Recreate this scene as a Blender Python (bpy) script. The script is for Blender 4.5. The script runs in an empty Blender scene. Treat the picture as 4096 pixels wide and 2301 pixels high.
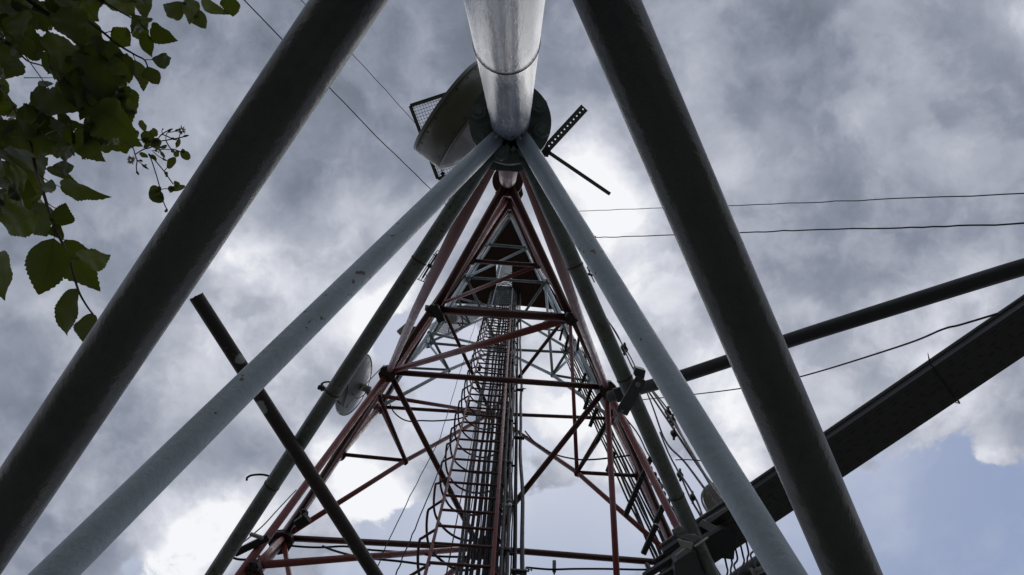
import bpy, bmesh, math, random
from mathutils import Vector, Matrix
random.seed(7)
R = math.radians
SC = bpy.context.scene
COL = SC.collection

# ------------------------------------------------------------------ camera
F_PX = 2730.0                      # focal length in photo pixels (photo is 4096 wide)
CX, CY = 2048.0, 1150.5
CAMZ = 1.6
TILT, ROLL = 0.13625, 0.01152
e = math.pi / 2 - TILT
_r = Vector((1, 0, 0)); FWD = Vector((0, math.cos(e), math.sin(e))); _u = Vector((0, -math.sin(e), math.cos(e)))
RIGHT = _r * math.cos(ROLL) + _u * math.sin(ROLL)
UP = -_r * math.sin(ROLL) + _u * math.cos(ROLL)
cam_d = bpy.data.cameras.new('camera'); cam = bpy.data.objects.new('camera', cam_d); COL.objects.link(cam)
cam_d.sensor_width = 36.0; cam_d.lens = 36.0 * F_PX / 4096.0
cam_d.clip_start = 0.02; cam_d.clip_end = 3000
M = Matrix.Identity(4)
for i in range(3):
    M[i][0] = RIGHT[i]; M[i][1] = UP[i]; M[i][2] = -FWD[i]
M[2][3] = CAMZ
cam.matrix_world = M
SC.camera = cam
EYE = Vector((0, 0, CAMZ))

def ray(x, y):
    return FWD + RIGHT * ((x - CX) / F_PX) - UP * ((y - CY) / F_PX)
def at(x, y, h):
    """point seen at photo pixel (x, y) that stands h metres above the eye"""
    d = ray(x, y)
    return EYE + d * (h / d.z)
def sky_uv(x, y):
    d = ray(x, y)
    return d.x / d.z, d.y / d.z
def px_size(px, h):
    return px * h / F_PX

# ------------------------------------------------------------------ exposure, sun, sky
SC.view_settings.view_transform = 'Standard'
SC.view_settings.look = 'None'
SC.view_settings.exposure = 0.0
SC.view_settings.gamma = 1.0
SUN_EL, SUN_AZ = R(80), R(65)
sd = bpy.data.lights.new('sun', 'SUN'); sd.energy = 0.5; sd.angle = R(50); sd.color = (1.0, 0.96, 0.9)
sun = bpy.data.objects.new('sun', sd); COL.objects.link(sun)
sdir = Vector((math.sin(SUN_AZ) * math.cos(SUN_EL), math.cos(SUN_AZ) * math.cos(SUN_EL), math.sin(SUN_EL)))
sun.rotation_euler = sdir.to_track_quat('Z', 'Y').to_euler()
sun.location = sdir * 60

W = bpy.data.worlds.new('World'); SC.world = W; W.use_nodes = True
class NT:
    def __init__(s, tree): s.t = tree; s.n = tree.nodes; s.l = tree.links
    def new(s, kind, **kw):
        nd = s.n.new(kind)
        for k, v in kw.items(): setattr(nd, k, v)
        return nd
    def put(s, sock, v):
        if isinstance(v, bpy.types.NodeSocket): s.l.new(v, sock)
        else: sock.default_value = v
    def math(s, op, a, b=0.0, c=0.0, clamp=False):
        nd = s.new('ShaderNodeMath', operation=op, use_clamp=clamp)
        s.put(nd.inputs[0], a); s.put(nd.inputs[1], b); s.put(nd.inputs[2], c)
        return nd.outputs[0]
    def vmath(s, op, a, b=(0, 0, 0), scale=None):
        nd = s.new('ShaderNodeVectorMath', operation=op)
        s.put(nd.inputs[0], a); s.put(nd.inputs[1], b)
        if scale is not None: s.put(nd.inputs['Scale'], scale)
        return nd.outputs['Value'] if op in ('DOT_PRODUCT', 'LENGTH', 'DISTANCE') else nd.outputs['Vector']
    def noise(s, vec, scale, detail=6.0, rough=0.55, dist=0.0):
        nd = s.new('ShaderNodeTexNoise'); s.put(nd.inputs['Vector'], vec)
        nd.inputs['Scale'].default_value = scale; nd.inputs['Detail'].default_value = detail
        nd.inputs['Roughness'].default_value = rough; nd.inputs['Distortion'].default_value = dist
        return nd
    def ramp(s, fac, stops, interp='LINEAR'):
        nd = s.new('ShaderNodeValToRGB'); s.put(nd.inputs[0], fac); cr = nd.color_ramp; cr.interpolation = interp
        while len(cr.elements) < len(stops): cr.elements.new(0.5)
        for el, (p, c) in zip(cr.elements, stops):
            el.position = p; el.color = tuple(c) + ((1,) if len(c) == 3 else ())
        return nd.outputs[0]
    def mix(s, fac, a, b, blend='MIX'):
        nd = s.new('ShaderNodeMix', data_type='RGBA', blend_type=blend)
        s.put(nd.inputs[0], fac); s.put(nd.inputs[6], a); s.put(nd.inputs[7], b)
        return nd.outputs[2]
    def range(s, v, a, b, c=0.0, d=1.0, smooth=True):
        nd = s.new('ShaderNodeMapRange', interpolation_type='SMOOTHSTEP' if smooth else 'LINEAR')
        s.put(nd.inputs[0], v)
        for i, q in enumerate((a, b, c, d)): nd.inputs[i + 1].default_value = q
        return nd.outputs[0]

def build_sky():
    t = NT(W.node_tree); t.n.clear()
    out = t.new('ShaderNodeOutputWorld'); bg = t.new('ShaderNodeBackground'); t.l.new(bg.outputs[0], out.inputs[0])
    tc = t.new('ShaderNodeTexCoord').outputs['Generated']
    sep = t.new('ShaderNodeSeparateXYZ'); t.l.new(tc, sep.inputs[0])
    z = t.math('MAXIMUM', sep.outputs[2], 0.12)
    comb = t.new('ShaderNodeCombineXYZ')
    t.l.new(t.math('DIVIDE', sep.outputs[0], z), comb.inputs[0]); t.l.new(t.math('DIVIDE', sep.outputs[1], z), comb.inputs[1])
    P = comb.outputs[0]
    # wind-torn outlines: displace the sky coordinates before placing the cloud masses
    w1 = t.noise(P, 2.6, 5, 0.6).outputs['Color']
    wv = t.vmath('SCALE', t.vmath('SUBTRACT', w1, (0.5, 0.5, 0.5)), scale=0.13)
    w2 = t.noise(P, 11.0, 6, 0.62).outputs['Color']
    wv2 = t.vmath('SCALE', t.vmath('SUBTRACT', w2, (0.5, 0.5, 0.5)), scale=0.028)
    Q = t.vmath('ADD', t.vmath('ADD', P, wv), wv2)
    flat = t.vmath('MULTIPLY', Q, (1, 1, 0))
    def blobs(lst):
        acc = None
        for (x, y, r, a) in lst:
            u, v = sky_uv(x, y); rr = r / F_PX
            d = t.vmath('SUBTRACT', flat, (u, v, 0))
            q = t.vmath('DOT_PRODUCT', d, d)
            g = t.math('EXPONENT', t.math('MULTIPLY', q, -1.0 / (rr * rr)))
            acc = t.math('MULTIPLY', g, a) if acc is None else t.math('MULTIPLY_ADD', g, a, acc)
        return acc
    BR = [(2230, 1700, 190, .42), (2330, 1850, 130, .3), (2520, 1690, 140, .3), (1430, 1430, 150, .28), (1180, 1500, 150, .1), (2900, 1950, 120, .3), (960, 1060, 170, .42), (780, 1370, 190, .52), (1150, 1300, 240, .2), (1300, 1120, 240, .18), (930, 980, 200, .12), (1420, 950, 260, .10), (480, 1000, 300, .04), (300, 1350, 200, .14), (1050, 1600, 200, .06),
          (850, 1830, 170, -.42), (1010, 1760, 120, -.2), (600, 1880, 160, -.06), (450, 1880, 200, .05), (820, 2040, 250, .72), (1050, 1960, 160, .5), (650, 2250, 230, .6), (400, 2190, 120, -.25), (1450, 1930, 200, .8), (1310, 1770, 160, .5), (1600, 2040, 130, .5), (1120, 1690, 120, .12),
          (1700, 1640, 150, .55), (1540, 1320, 150, .6), (1630, 1180, 130, .5), (1800, 1500, 150, .3), (2340, 600, 150, .36), (2430, 790, 190, .62), (2520, 1000, 200, .32), (2300, 900, 200, .36), (2100, 1000, 230, .3), (2060, 1250, 240, .42), (2350, 1350, 190, .45), (2280, 1620, 150, .6), (2480, 1880, 130, .4),
          (2620, 1150, 190, .22), (2750, 1450, 260, .42), (2950, 1600, 200, .38), (2950, 1820, 150, .5), (2600, 1600, 150, .4), (3090, 520, 130, .2), (2850, 280, 120, .12), (3000, 610, 150, .12), (3250, 1420, 200, .12), (3200, 900, 180, .06), (3420, 470, 130, .14), (3900, 130, 180, .18), (4070, 60, 120, .2), (3620, 150, 120, .06),
          (3800, 1260, 240, .26), (3980, 1230, 140, .2), (3620, 1450, 220, .22), (3820, 1700, 220, .36), (3600, 1850, 120, .36), (3960, 1850, 130, .36), (3420, 1650, 200, .32), (4010, 1020, 120, .12), (3300, 1130, 200, .02),
          (1700, 120, 350, -.16), (1050, 100, 350, -.18), (3130, 90, 300, -.18), (3320, 330, 240, -.12), (1190, 780, 100, -.16), (2960, 430, 110, -.06), (3500, 880, 330, -.05), (3750, 960, 200, -.05), (60, 900, 350, -.08), (2200, 100, 260, -.10)]
    COV = [(3700, 2150, 520, -1.25), (3350, 2150, 330, -.85), (3050, 2150, 260, -.7), (2650, 2100, 330, -.75), (2250, 2150, 300, -.8), (1900, 2200, 300, -.8),
           (1560, 2200, 260, -.75), (1350, 2300, 170, -.45), (1660, 1400, 130, -1.2), (1790, 1430, 130, -1.1), (1560, 1330, 80, -1.0), (2280, 1530, 140, -.9),
           (1750, 1640, 90, -1.0), (2120, 1720, 120, -.7), (1830, 1560, 80, -.6), (2850, 1880, 130, -.65), (3010, 1780, 60, -.4), (560, 2290, 120, -.7), (760, 2150, 110, -.6), (700, 2240, 90, -.4),
           (1450, 2080, 60, -.35), (1640, 2060, 80, -.45), (3900, 1960, 200, -.5), (2600, 1750, 120, -.55),
           (2280, 1620, 170, .6), (2470, 1870, 130, .55), (2950, 1700, 180, .5), (3750, 1620, 260, .5), (3500, 1860, 90, .45), (3980, 1830, 100, .65), (2960, 1800, 150, .3), (1340, 2010, 150, .45), (1560, 1960, 120, .35), (900, 2050, 260, .4)]
    nb = t.noise(Q, 5.2, 9, 0.52).outputs[0]
    nf = t.noise(Q, 13.0, 10, 0.60).outputs[0]
    B = t.math('ADD', t.math('MULTIPLY', blobs(BR), 0.88), 0.315)
    B = t.math('MULTIPLY_ADD', t.math('SUBTRACT', nb, 0.5), 0.55, B)
    npf = t.noise(Q, 9.5, 10, 0.58).outputs[0]
    puff = t.range(t.math('MULTIPLY_ADD', nb, .45, t.math('MULTIPLY', npf, .55)), 0.43, 0.58)
    B = t.math('MULTIPLY_ADD', t.math('SUBTRACT', puff, 0.45), 0.20, B)
    B = t.math('MULTIPLY_ADD', t.math('SUBTRACT', nf, 0.5), 0.55, B)
    Cc = t.math('ADD', blobs(COV), 0.76)
    Cc = t.math('MULTIPLY_ADD', t.math('SUBTRACT', nf, 0.5), 1.7, Cc)
    Cc = t.math('MULTIPLY_ADD', t.math('SUBTRACT', nb, 0.5), 0.9, Cc)
    cover = t.range(Cc, 0.12, 0.40)
    cloud = t.ramp(B, [(0.0, (.165, .190, .242)), (0.25, (.266, .294, .366)), (0.5, (.408, .433, .510)), (0.75, (.625, .648, .722)), (1.0, (.92, .93, .96))])
    st = t.new('ShaderNodeTexSky', sky_type='NISHITA', sun_disc=False, sun_elevation=SUN_EL, sun_rotation=SUN_AZ)
    blue = t.vmath('SCALE', st.outputs[0], scale=0.11)
    pale = blobs([(1750, 2150, 700, .62), (1650, 1420, 420, .40), (2300, 1700, 400, .45), (600, 2250, 400, .5), (2700, 2050, 400, .35), (4000, 2200, 700, .10), (3300, 2200, 400, .16)])
    pale = t.math('MULTIPLY_ADD', t.range(t.noise(Q, 4.0, 7, .55).outputs[0], .42, .70), .30, pale)
    blue = t.mix(t.math('ADD', pale, 0.0, clamp=True), blue, (.62, .66, .76, 1))
    colr = t.mix(cover, blue, cloud)
    # towards the horizon the cloud deck thins into plain bright haze
    hz = t.range(sep.outputs[2], 0.12, 0.42)
    colr = t.mix(hz, (.46, .48, .53, 1), colr)
    t.l.new(colr, bg.inputs[0]); bg.inputs[1].default_value = 1.0
build_sky()
W.cycles.sampling_method = 'MANUAL'; W.cycles.sample_map_resolution = 512

# ------------------------------------------------------------------ materials
MATS = {}
def mat_base(name):
    m = bpy.data.materials.new(name); m.use_nodes = True; t = NT(m.node_tree)
    b = t.n['Principled BSDF']; co = t.new('ShaderNodeTexCoord').outputs['Object']
    MATS[name] = m
    return m, t, b, co
def bump(t, b, h, strength=0.3, dist=0.002):
    bp = t.new('ShaderNodeBump'); bp.inputs['Strength'].default_value = strength; bp.inputs['Distance'].default_value = dist
    t.l.new(h, bp.inputs['Height']); t.l.new(bp.outputs[0], b.inputs['Normal'])
def paint(name, base, dirt, rough=0.38, spots=0.0, spot_col=(.035, .022, .015), dirt_amt=0.6, bump_s=0.25, scale=1.0, spec=0.5, coat=0.0, streak=False):
    m, t, b, co = mat_base(name)
    if streak:
        co = t.vmath('MULTIPLY', co, (1, 1, .12))
    n1 = t.noise(co, 11.0 * scale, 7, 0.65).outputs[0]
    n2 = t.noise(co, 90.0 * scale, 5, 0.6).outputs[0]
    f = t.math('MULTIPLY_ADD', n2, 0.4, t.math('MULTIPLY', n1, 0.6))
    c = t.mix(t.range(f, 0.42, 0.68, 0.0, dirt_amt), tuple(base) + (1,), tuple(dirt) + (1,))
    hgt = t.math('MULTIPLY_ADD', n1, 2.2, n2)
    if spots:
        n3 = t.noise(co, 70.0 * scale, 3, 0.5).outputs[0]; n4 = t.noise(co, 4.0 * scale, 2, 0.5).outputs[0]
        s = t.range(t.math('MULTIPLY_ADD', n4, .5, n3), 0.985 - spots * .05, 1.01 - spots * .05)
        c = t.mix(s, c, tuple(spot_col) + (1,))
        hgt = t.math('MULTIPLY_ADD', s, 1.2, hgt)
    t.l.new(c, b.inputs['Base Color'])
    t.l.new(t.range(n1, 0.3, 0.7, rough - .07, rough + .12), b.inputs['Roughness'])
    b.inputs['Specular IOR Level'].default_value = spec
    b.inputs['Coat Weight'].default_value = coat; b.inputs['Coat Roughness'].default_value = 0.12
    bump(t, b, hgt, bump_s, 0.003)
    return m
paint('light_grey_paint', (.365, .43, .49), (.27, .325, .36), 0.33, spots=0.36, spot_col=(.12, .10, .08), dirt_amt=.5, bump_s=.6)
paint('shaded_mossy_grey_paint', (.042, .048, .044), (.020, .022, .019), 0.30, spots=0, dirt_amt=.9, bump_s=.35)  # dark copy: shade under level pipes put into the colour, with some algae
paint('shaded_mottled_grey_paint', (.12, .14, .13), (.045, .052, .045), 0.34, spots=0.8, spot_col=(.07, .035, .018), dirt_amt=.95, bump_s=.5)  # same underside shade in the colour, a step lighter, with mottling
paint('leg_gloss_paint', (.24, .275, .345), (.20, .225, .28), 0.22, spots=0.5, spot_col=(.12, .12, .12), dirt_amt=.5, bump_s=.35, scale=1.6, coat=.2, streak=True)
paint('green_grey_steel', (.085, .105, .098), (.05, .06, .055), 0.42, dirt_amt=.8, spots=.4, bump_s=.3)
paint('red_paint', (.205, .042, .037), (.13, .028, .026), 0.36, spots=.3, dirt_amt=.7)
paint('shaded_grimy_red_paint', (.080, .016, .015), (.040, .011, .010), 0.38, spots=.4, dirt_amt=.9)  # darker twin of the red: underside shade painted in, besides some dirt
paint('sheen_red_paint', (.215, .092, .098), (.165, .092, .108), 0.34, spots=.5, spot_col=(.08, .04, .04), dirt_amt=.8, bump_s=.4, coat=.0)  # paler twin of the red: sky sheen on steep pipes put into colour
paint('white_paint', (.49, .57, .645), (.37, .43, .48), 0.36, spots=.3, dirt_amt=.6)
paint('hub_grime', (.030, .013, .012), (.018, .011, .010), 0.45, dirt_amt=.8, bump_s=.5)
paint('shaded_grimy_white_paint', (.21, .25, .275), (.13, .155, .17), 0.4, spots=.3, dirt_amt=.8)  # white with the shade of level members painted in, plus dirt
paint('deck_red_paint', (.055, .016, .014), (.03, .010, .010), 0.6, dirt_amt=.8, bump_s=.1)
paint('rusty_pipe_steel', (.020, .013, .012), (.045, .026, .021), 0.55, spots=.6, spot_col=(.16, .15, .14), dirt_amt=.6, bump_s=.5)
paint('galvanised_steel', (.22, .225, .235), (.14, .145, .15), 0.42, dirt_amt=.7, bump_s=.15)
paint('black_steel', (.013, .013, .016), (.008, .008, .010), 0.5, dirt_amt=.6, bump_s=.15)
paint('dark_bracket_steel', (.05, .05, .056), (.03, .03, .034), 0.45, dirt_amt=.7, bump_s=.2)
paint('dish_white', (.55, .56, .58), (.42, .43, .42), 0.3, spots=.2, dirt_amt=.5, bump_s=.06)
paint('dish_grey', (.19, .19, .205), (.14, .14, .15), 0.3, dirt_amt=.5, bump_s=.06)
paint('dish_olive', (.10, .10, .08), (.075, .075, .06), 0.35, dirt_amt=.6, bump_s=.06)
paint('spotted_dish', (.33, .34, .33), (.24, .25, .24), 0.4, spots=1.4, spot_col=(.30, .07, .03), dirt_amt=.6)
paint('beige_plastic', (.36, .35, .32), (.30, .29, .27), 0.4, dirt_amt=.4, bump_s=.05)
paint('bolt_steel', (.105, .13, .125), (.06, .075, .07), 0.4, dirt_amt=.7, bump_s=.3, scale=3)
paint('rust_band', (.06, .028, .016), (.03, .016, .012), 0.7, dirt_amt=.7)
paint('pale_concrete', (.34, .33, .31), (.25, .24, .22), 0.85, dirt_amt=.7, bump_s=.4)
paint('bark', (.040, .030, .022), (.022, .018, .014), 0.85, dirt_amt=.8, bump_s=.8, scale=2)
paint('twig_brown', (.045, .028, .022), (.028, .020, .016), 0.6, dirt_amt=.7, bump_s=.3, scale=4)
paint('cable_rubber', (.018, .018, .021), (.032, .032, .035), 0.5, dirt_amt=.5, bump_s=.08, scale=2, spec=.15)
paint('grey_cable', (.032, .033, .037), (.055, .055, .06), 0.45, dirt_amt=.6, bump_s=.08, scale=2, spec=.25)
paint('aluminium_clip', (.48, .48, .48), (.3, .3, .3), 0.35, dirt_amt=.5)
paint('fence_wire', (.02, .02, .022), (.014, .014, .014), 0.55, dirt_amt=.5, spec=.2)

def leaf_mat(name, col, trans, veins=True):
    m, t, b, co = mat_base(name)
    uv = t.new('ShaderNodeUVMap'); uv.uv_map = 'UVMap'
    sp = t.new('ShaderNodeSeparateXYZ'); t.l.new(uv.outputs[0], sp.inputs[0])
    av = t.math('ABSOLUTE', sp.outputs[1])
    ph = t.math('SUBTRACT', t.math('MULTIPLY', sp.outputs[0], 13.0), t.math('MULTIPLY', av, 4.2))
    tri = t.math('PINGPONG', ph, 0.5)
    vein = t.range(tri, 0.10, 0.0)
    mid = t.range(av, 0.07, 0.02)
    vv = t.math('MAXIMUM', t.math('MULTIPLY', vein, 0.7), mid)
    n = t.noise(co, 18, 4, .6).outputs[0]
    geo = t.new('ShaderNodeNewGeometry')
    rnd = geo.outputs['Random Per Island']
    c0 = t.mix(rnd, tuple(c * .6 for c in col) + (1,), tuple(c * 1.25 for c in col) + (1,))
    c = t.mix(t.math('MULTIPLY', n, .5), c0, tuple(q * .5 for q in col) + (1,))
    c = t.mix(t.math('MULTIPLY', vv, .55), c, tuple(min(1, q * 2.0) for q in col) + (1,))
    t.l.new(c, b.inputs['Base Color']); b.inputs['Roughness'].default_value = .55; b.inputs['Specular IOR Level'].default_value = .25
    bump(t, b, t.math('ADD', vv, t.math('MULTIPLY', n, .4)), .5, .002)
    tr = t.new('ShaderNodeBsdfTranslucent')
    tcol = t.mix(rnd, tuple(q * .75 for q in trans) + (1,), tuple(q * 1.2 for q in trans) + (1,))
    tcol = t.mix(t.math('MULTIPLY', vv, .5), tcol, tuple(q * .5 for q in trans) + (1,))
    t.l.new(tcol, tr.inputs[0])
    ad = t.new('ShaderNodeAddShader'); t.l.new(b.outputs[0], ad.inputs[0]); t.l.new(tr.outputs[0], ad.inputs[1])
    t.l.new(ad.outputs[0], t.n['Material Output'].inputs[0])
    return m
leaf_mat('elm_leaf', (.018, .028, .006), (.040, .051, .0030))
leaf_mat('vine_leaf', (.028, .040, .012), (.050, .060, .007))
leaf_mat('vine_petal', (.16, .15, .11), (.10, .095, .065))

def ground_mat():
    m, t, b, co = mat_base('gravel_and_grass')
    v = t.new('ShaderNodeTexVoronoi'); v.inputs['Scale'].default_value = 45; t.l.new(co, v.inputs['Vector'])
    n = t.noise(co, 1.1, 6, .6).outputs[0]; n2 = t.noise(co, 60, 5, .7).outputs[0]
    gr = t.ramp(v.outputs['Color'], [(0, (.16, .155, .14)), (1, (.38, .37, .34))])
    gs = t.ramp(n2, [(.3, (.075, .088, .05)), (.7, (.135, .145, .09))])
    ln = t.vmath('LENGTH', t.vmath('SUBTRACT', co, (0, 2, 0)))
    f = t.range(t.math('MULTIPLY_ADD', n, 4.0, ln), 6.5, 8.5)
    t.l.new(t.mix(f, gr, gs), b.inputs['Base Color']); b.inputs['Roughness'].default_value = .95
    bump(t, b, t.math('ADD', v.outputs['Distance'], n2), .8, .02)
    return m
ground_mat()

def tray_mat():
    m, t, b, co = mat_base('slotted_tray_steel')
    uv = t.new('ShaderNodeUVMap'); uv.uv_map = 'UVMap'
    sp = t.new('ShaderNodeSeparateXYZ'); t.l.new(uv.outputs[0], sp.inputs[0])
    u, v = sp.outputs[0], sp.outputs[1]     # metres along and across (0 = middle)
    def slots(period, off, v0, lu, lv, lean=0.0):
        uu = t.math('ADD', u, off)
        if lean: uu = t.math('MULTIPLY_ADD', v, lean, uu)
        fu = t.math('SUBTRACT', t.math('FLOORED_MODULO', uu, period), period / 2)
        a = t.math('LESS_THAN', t.math('ABSOLUTE', fu), lu); q = t.math('LESS_THAN', t.math('ABSOLUTE', t.math('SUBTRACT', v, v0)), lv)
        return t.math('MULTIPLY', a, q)
    acc = None
    for (per, off, v0, lu, lv, ln) in [(.05, 0, -.055, .0085, .0032, 0), (.05, .0, -.042, .0085, .0032, 0), (.05, .012, .042, .0085, .0032, 0), (.05, .012, .056, .0085, .0032, 0),
                                       (.10, .02, -.016, .0085, .0032, 0), (.10, .055, .0, .0035, .008, .6), (.10, .0, .012, .0035, .008, .6), (.10, .06, .020, .0085, .0032, 0), (.1, .08, -.003, .0085, .0032, 0)]:
        s = slots(per, off, v0, lu, lv, ln)
        acc = s if acc is None else t.math('MAXIMUM', acc, s)
    rib = None
    for v0 in (-.032, .030, .064, -.066):
        q = t.range(t.math('ABSOLUTE', t.math('SUBTRACT', v, v0)), .0025, 0.0)
        rib = q if rib is None else t.math('MAXIMUM', rib, q)
    n = t.noise(co, 9, 5, .6).outputs[0]
    c = t.mix(n, (.017, .016, .019, 1), (.034, .032, .036, 1))
    c = t.mix(t.math('MULTIPLY', rib, .3), c, (.09, .09, .10, 1))
    c = t.mix(acc, c, (.004, .004, .005, 1))
    t.l.new(c, b.inputs['Base Color']); b.inputs['Roughness'].default_value = .45
    bump(t, b, t.math('MULTIPLY_ADD', acc, -1.0, rib), .5, .002)
    return m
tray_mat()

# ------------------------------------------------------------------ builders
def obj(name, bm, mat, parent=None, smooth=True, auto=40):
    me = bpy.data.meshes.new(name)
    if smooth:
        for f in bm.faces: f.smooth = True
        for ed in bm.edges:
            if len(ed.link_faces) == 2 and ed.calc_face_angle(0) > R(auto): ed.smooth = False
    bm.normal_update()
    bm.to_mesh(me); bm.free()
    me.materials.append(MATS[mat] if isinstance(mat, str) else mat)
    o = bpy.data.objects.new(name, me); COL.objects.link(o)
    if parent is not None:
        o.parent = parent
        o.matrix_parent_inverse = Matrix.Translation(-parent.location)
    return o
def thing(name, label, cat, loc, group=None):
    o = bpy.data.objects.new(name, None); COL.objects.link(o)
    o.location = loc; o.empty_display_size = .1
    return tag(o, label, cat, group)
def tag(o, label, cat, group=None):
    o['label'] = label; o['category'] = cat
    if group: o['group'] = group
    return o
def struct(o): o['kind'] = 'structure'; return o
def BM(): return bmesh.new()

def frame(a, hint=None):
    a = a.normalized()
    h = hint if hint is not None else (Vector((0, 0, 1)) if abs(a.z) < .9 else Vector((1, 0, 0)))
    s = a.cross(h)
    if s.length < 1e-6: s = a.cross(Vector((1, .1, 0)))
    s.normalize(); n = s.cross(a).normalized()
    return a, s, n
def tube(bm, pts, r, seg=12, caps=True, jitter=0.0):
    pts = [Vector(p) for p in pts]
    rings = []; s = None
    for i, p in enumerate(pts):
        if i == 0: d = pts[1] - pts[0]
        elif i == len(pts) - 1: d = pts[-1] - pts[-2]
        else: d = (pts[i + 1] - pts[i]).normalized() + (pts[i] - pts[i - 1]).normalized()
        d.normalize()
        if s is None: _, s, n = frame(d)
        else:
            s = (s - d * s.dot(d)).normalized(); n = s.cross(d).normalized()
        rr = r[i] if isinstance(r, (list, tuple)) else r
        rr *= 1 + (random.uniform(-jitter, jitter) if jitter else 0)
        rings.append([bm.verts.new(p + s * (math.cos(2 * math.pi * k / seg) * rr) + n * (math.sin(2 * math.pi * k / seg) * rr)) for k in range(seg)])
    for a, b in zip(rings, rings[1:]):
        for k in range(seg): bm.faces.new((a[k], a[(k + 1) % seg], b[(k + 1) % seg], b[k]))
    if caps:
        bm.faces.new(rings[0][::-1]); bm.faces.new(rings[-1])
    return bm
def sub(a, b, n):
    a = Vector(a); b = Vector(b)
    return [a.lerp(b, i / n) for i in range(n + 1)]
def spline(pts, n=8):
    pts = [Vector(p) for p in pts]; out = []
    for i in range(len(pts) - 1):
        p0 = pts[max(i - 1, 0)]; p1 = pts[i]; p2 = pts[i + 1]; p3 = pts[min(i + 2, len(pts) - 1)]
        for k in range(n):
            t = k / n
            out.append(0.5 * ((2 * p1) + (p2 - p0) * t + (2 * p0 - 5 * p1 + 4 * p2 - p3) * t * t + (3 * p1 - p0 - 3 * p2 + p3) * t ** 3))
    out.append(pts[-1]); return out
def box(bm, c, ax, ay, az, bev=0.0):
    c = Vector(c); vs = []
    for sx in (-1, 1):
        for sy in (-1, 1):
            for sz in (-1, 1): vs.append(bm.verts.new(c + ax * sx + ay * sy + az * sz))
    fs = [(0, 1, 3, 2), (4, 6, 7, 5), (0, 4, 5, 1), (2, 3, 7, 6), (0, 2, 6, 4), (1, 5, 7, 3)]
    faces = [bm.faces.new([vs[i] for i in f]) for f in fs]
    if bev:
        bmesh.ops.bevel(bm, geom=list({ed for f in faces for ed in f.edges}), offset=bev, segments=2, affect='EDGES')
    return bm
def flatbar(bm, a, b, w, th, up=None, bev=0.0):
    a = Vector(a); b = Vector(b); d, s, n = frame(b - a, up)
    return box(bm, (a + b) / 2, d * ((b - a).length / 2), s * (w / 2), n * (th / 2), bev)
def prism(bm, pts, nrm, th, bev=0.0):
    nrm = nrm.normalized(); lo = [bm.verts.new(Vector(p) - nrm * th / 2) for p in pts]; hi = [bm.verts.new(Vector(p) + nrm * th / 2) for p in pts]
    k = len(pts); fs = [bm.faces.new(lo[::-1]), bm.faces.new(hi)]
    for i in range(k): fs.append(bm.faces.new((lo[i], lo[(i + 1) % k], hi[(i + 1) % k], hi[i])))
    bmesh.ops.recalc_face_normals(bm, faces=fs)
    if bev: bmesh.ops.bevel(bm, geom=list({ed for f in fs for ed in f.edges}), offset=bev, segments=2, affect='EDGES')
    return bm
def disc(bm, c, ax, r, th, seg=32, bev=0.0, rin=0):
    a, s, n = frame(ax)
    pts = [c + s * (math.cos(2 * math.pi * k / seg) * r) + n * (math.sin(2 * math.pi * k / seg) * r) for k in range(seg)]
    return prism(bm, pts, a, th, bev)
def lathe(bm, c, ax, prof, seg=40, hint=None):
    a, s, n = frame(ax, hint); rings = []
    for (r, z) in prof:
        if r < 1e-6: rings.append([bm.verts.new(c + a * z)])
        else: rings.append([bm.verts.new(c + a * z + s * (math.cos(2 * math.pi * k / seg) * r) + n * (math.sin(2 * math.pi * k / seg) * r)) for k in range(seg)])
    for A, B_ in zip(rings, rings[1:]):
        for k in range(seg):
            k2 = (k + 1) % seg
            if len(A) == 1: bm.faces.new((A[0], B_[k2], B_[k]))
            elif len(B_) == 1: bm.faces.new((A[k], A[k2], B_[0]))
            else: bm.faces.new((A[k], A[k2], B_[k2], B_[k]))
    return bm

# ------------------------------------------------------------------ ground
bm = BM()
N_ = 48
for i in range(N_ + 1):
    rr = 0 if i == 0 else 0.4 * (1.185 ** i)
    if i == 0: ring0 = [bm.verts.new((0, 0, 0))]; continue
    ring = [bm.verts.new((math.cos(2 * math.pi * k / 40) * rr, math.sin(2 * math.pi * k / 40) * rr, 0)) for k in range(40)]
    for k in range(40):
        if len(ring0) == 1: bm.faces.new((ring0[0], ring[k], ring[(k + 1) % 40]))
        else: bm.faces.new((ring0[k], ring[k], ring[(k + 1) % 40], ring0[(k + 1) % 40]))
    ring0 = ring
struct(obj('ground', bm, 'gravel_and_grass'))

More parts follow.
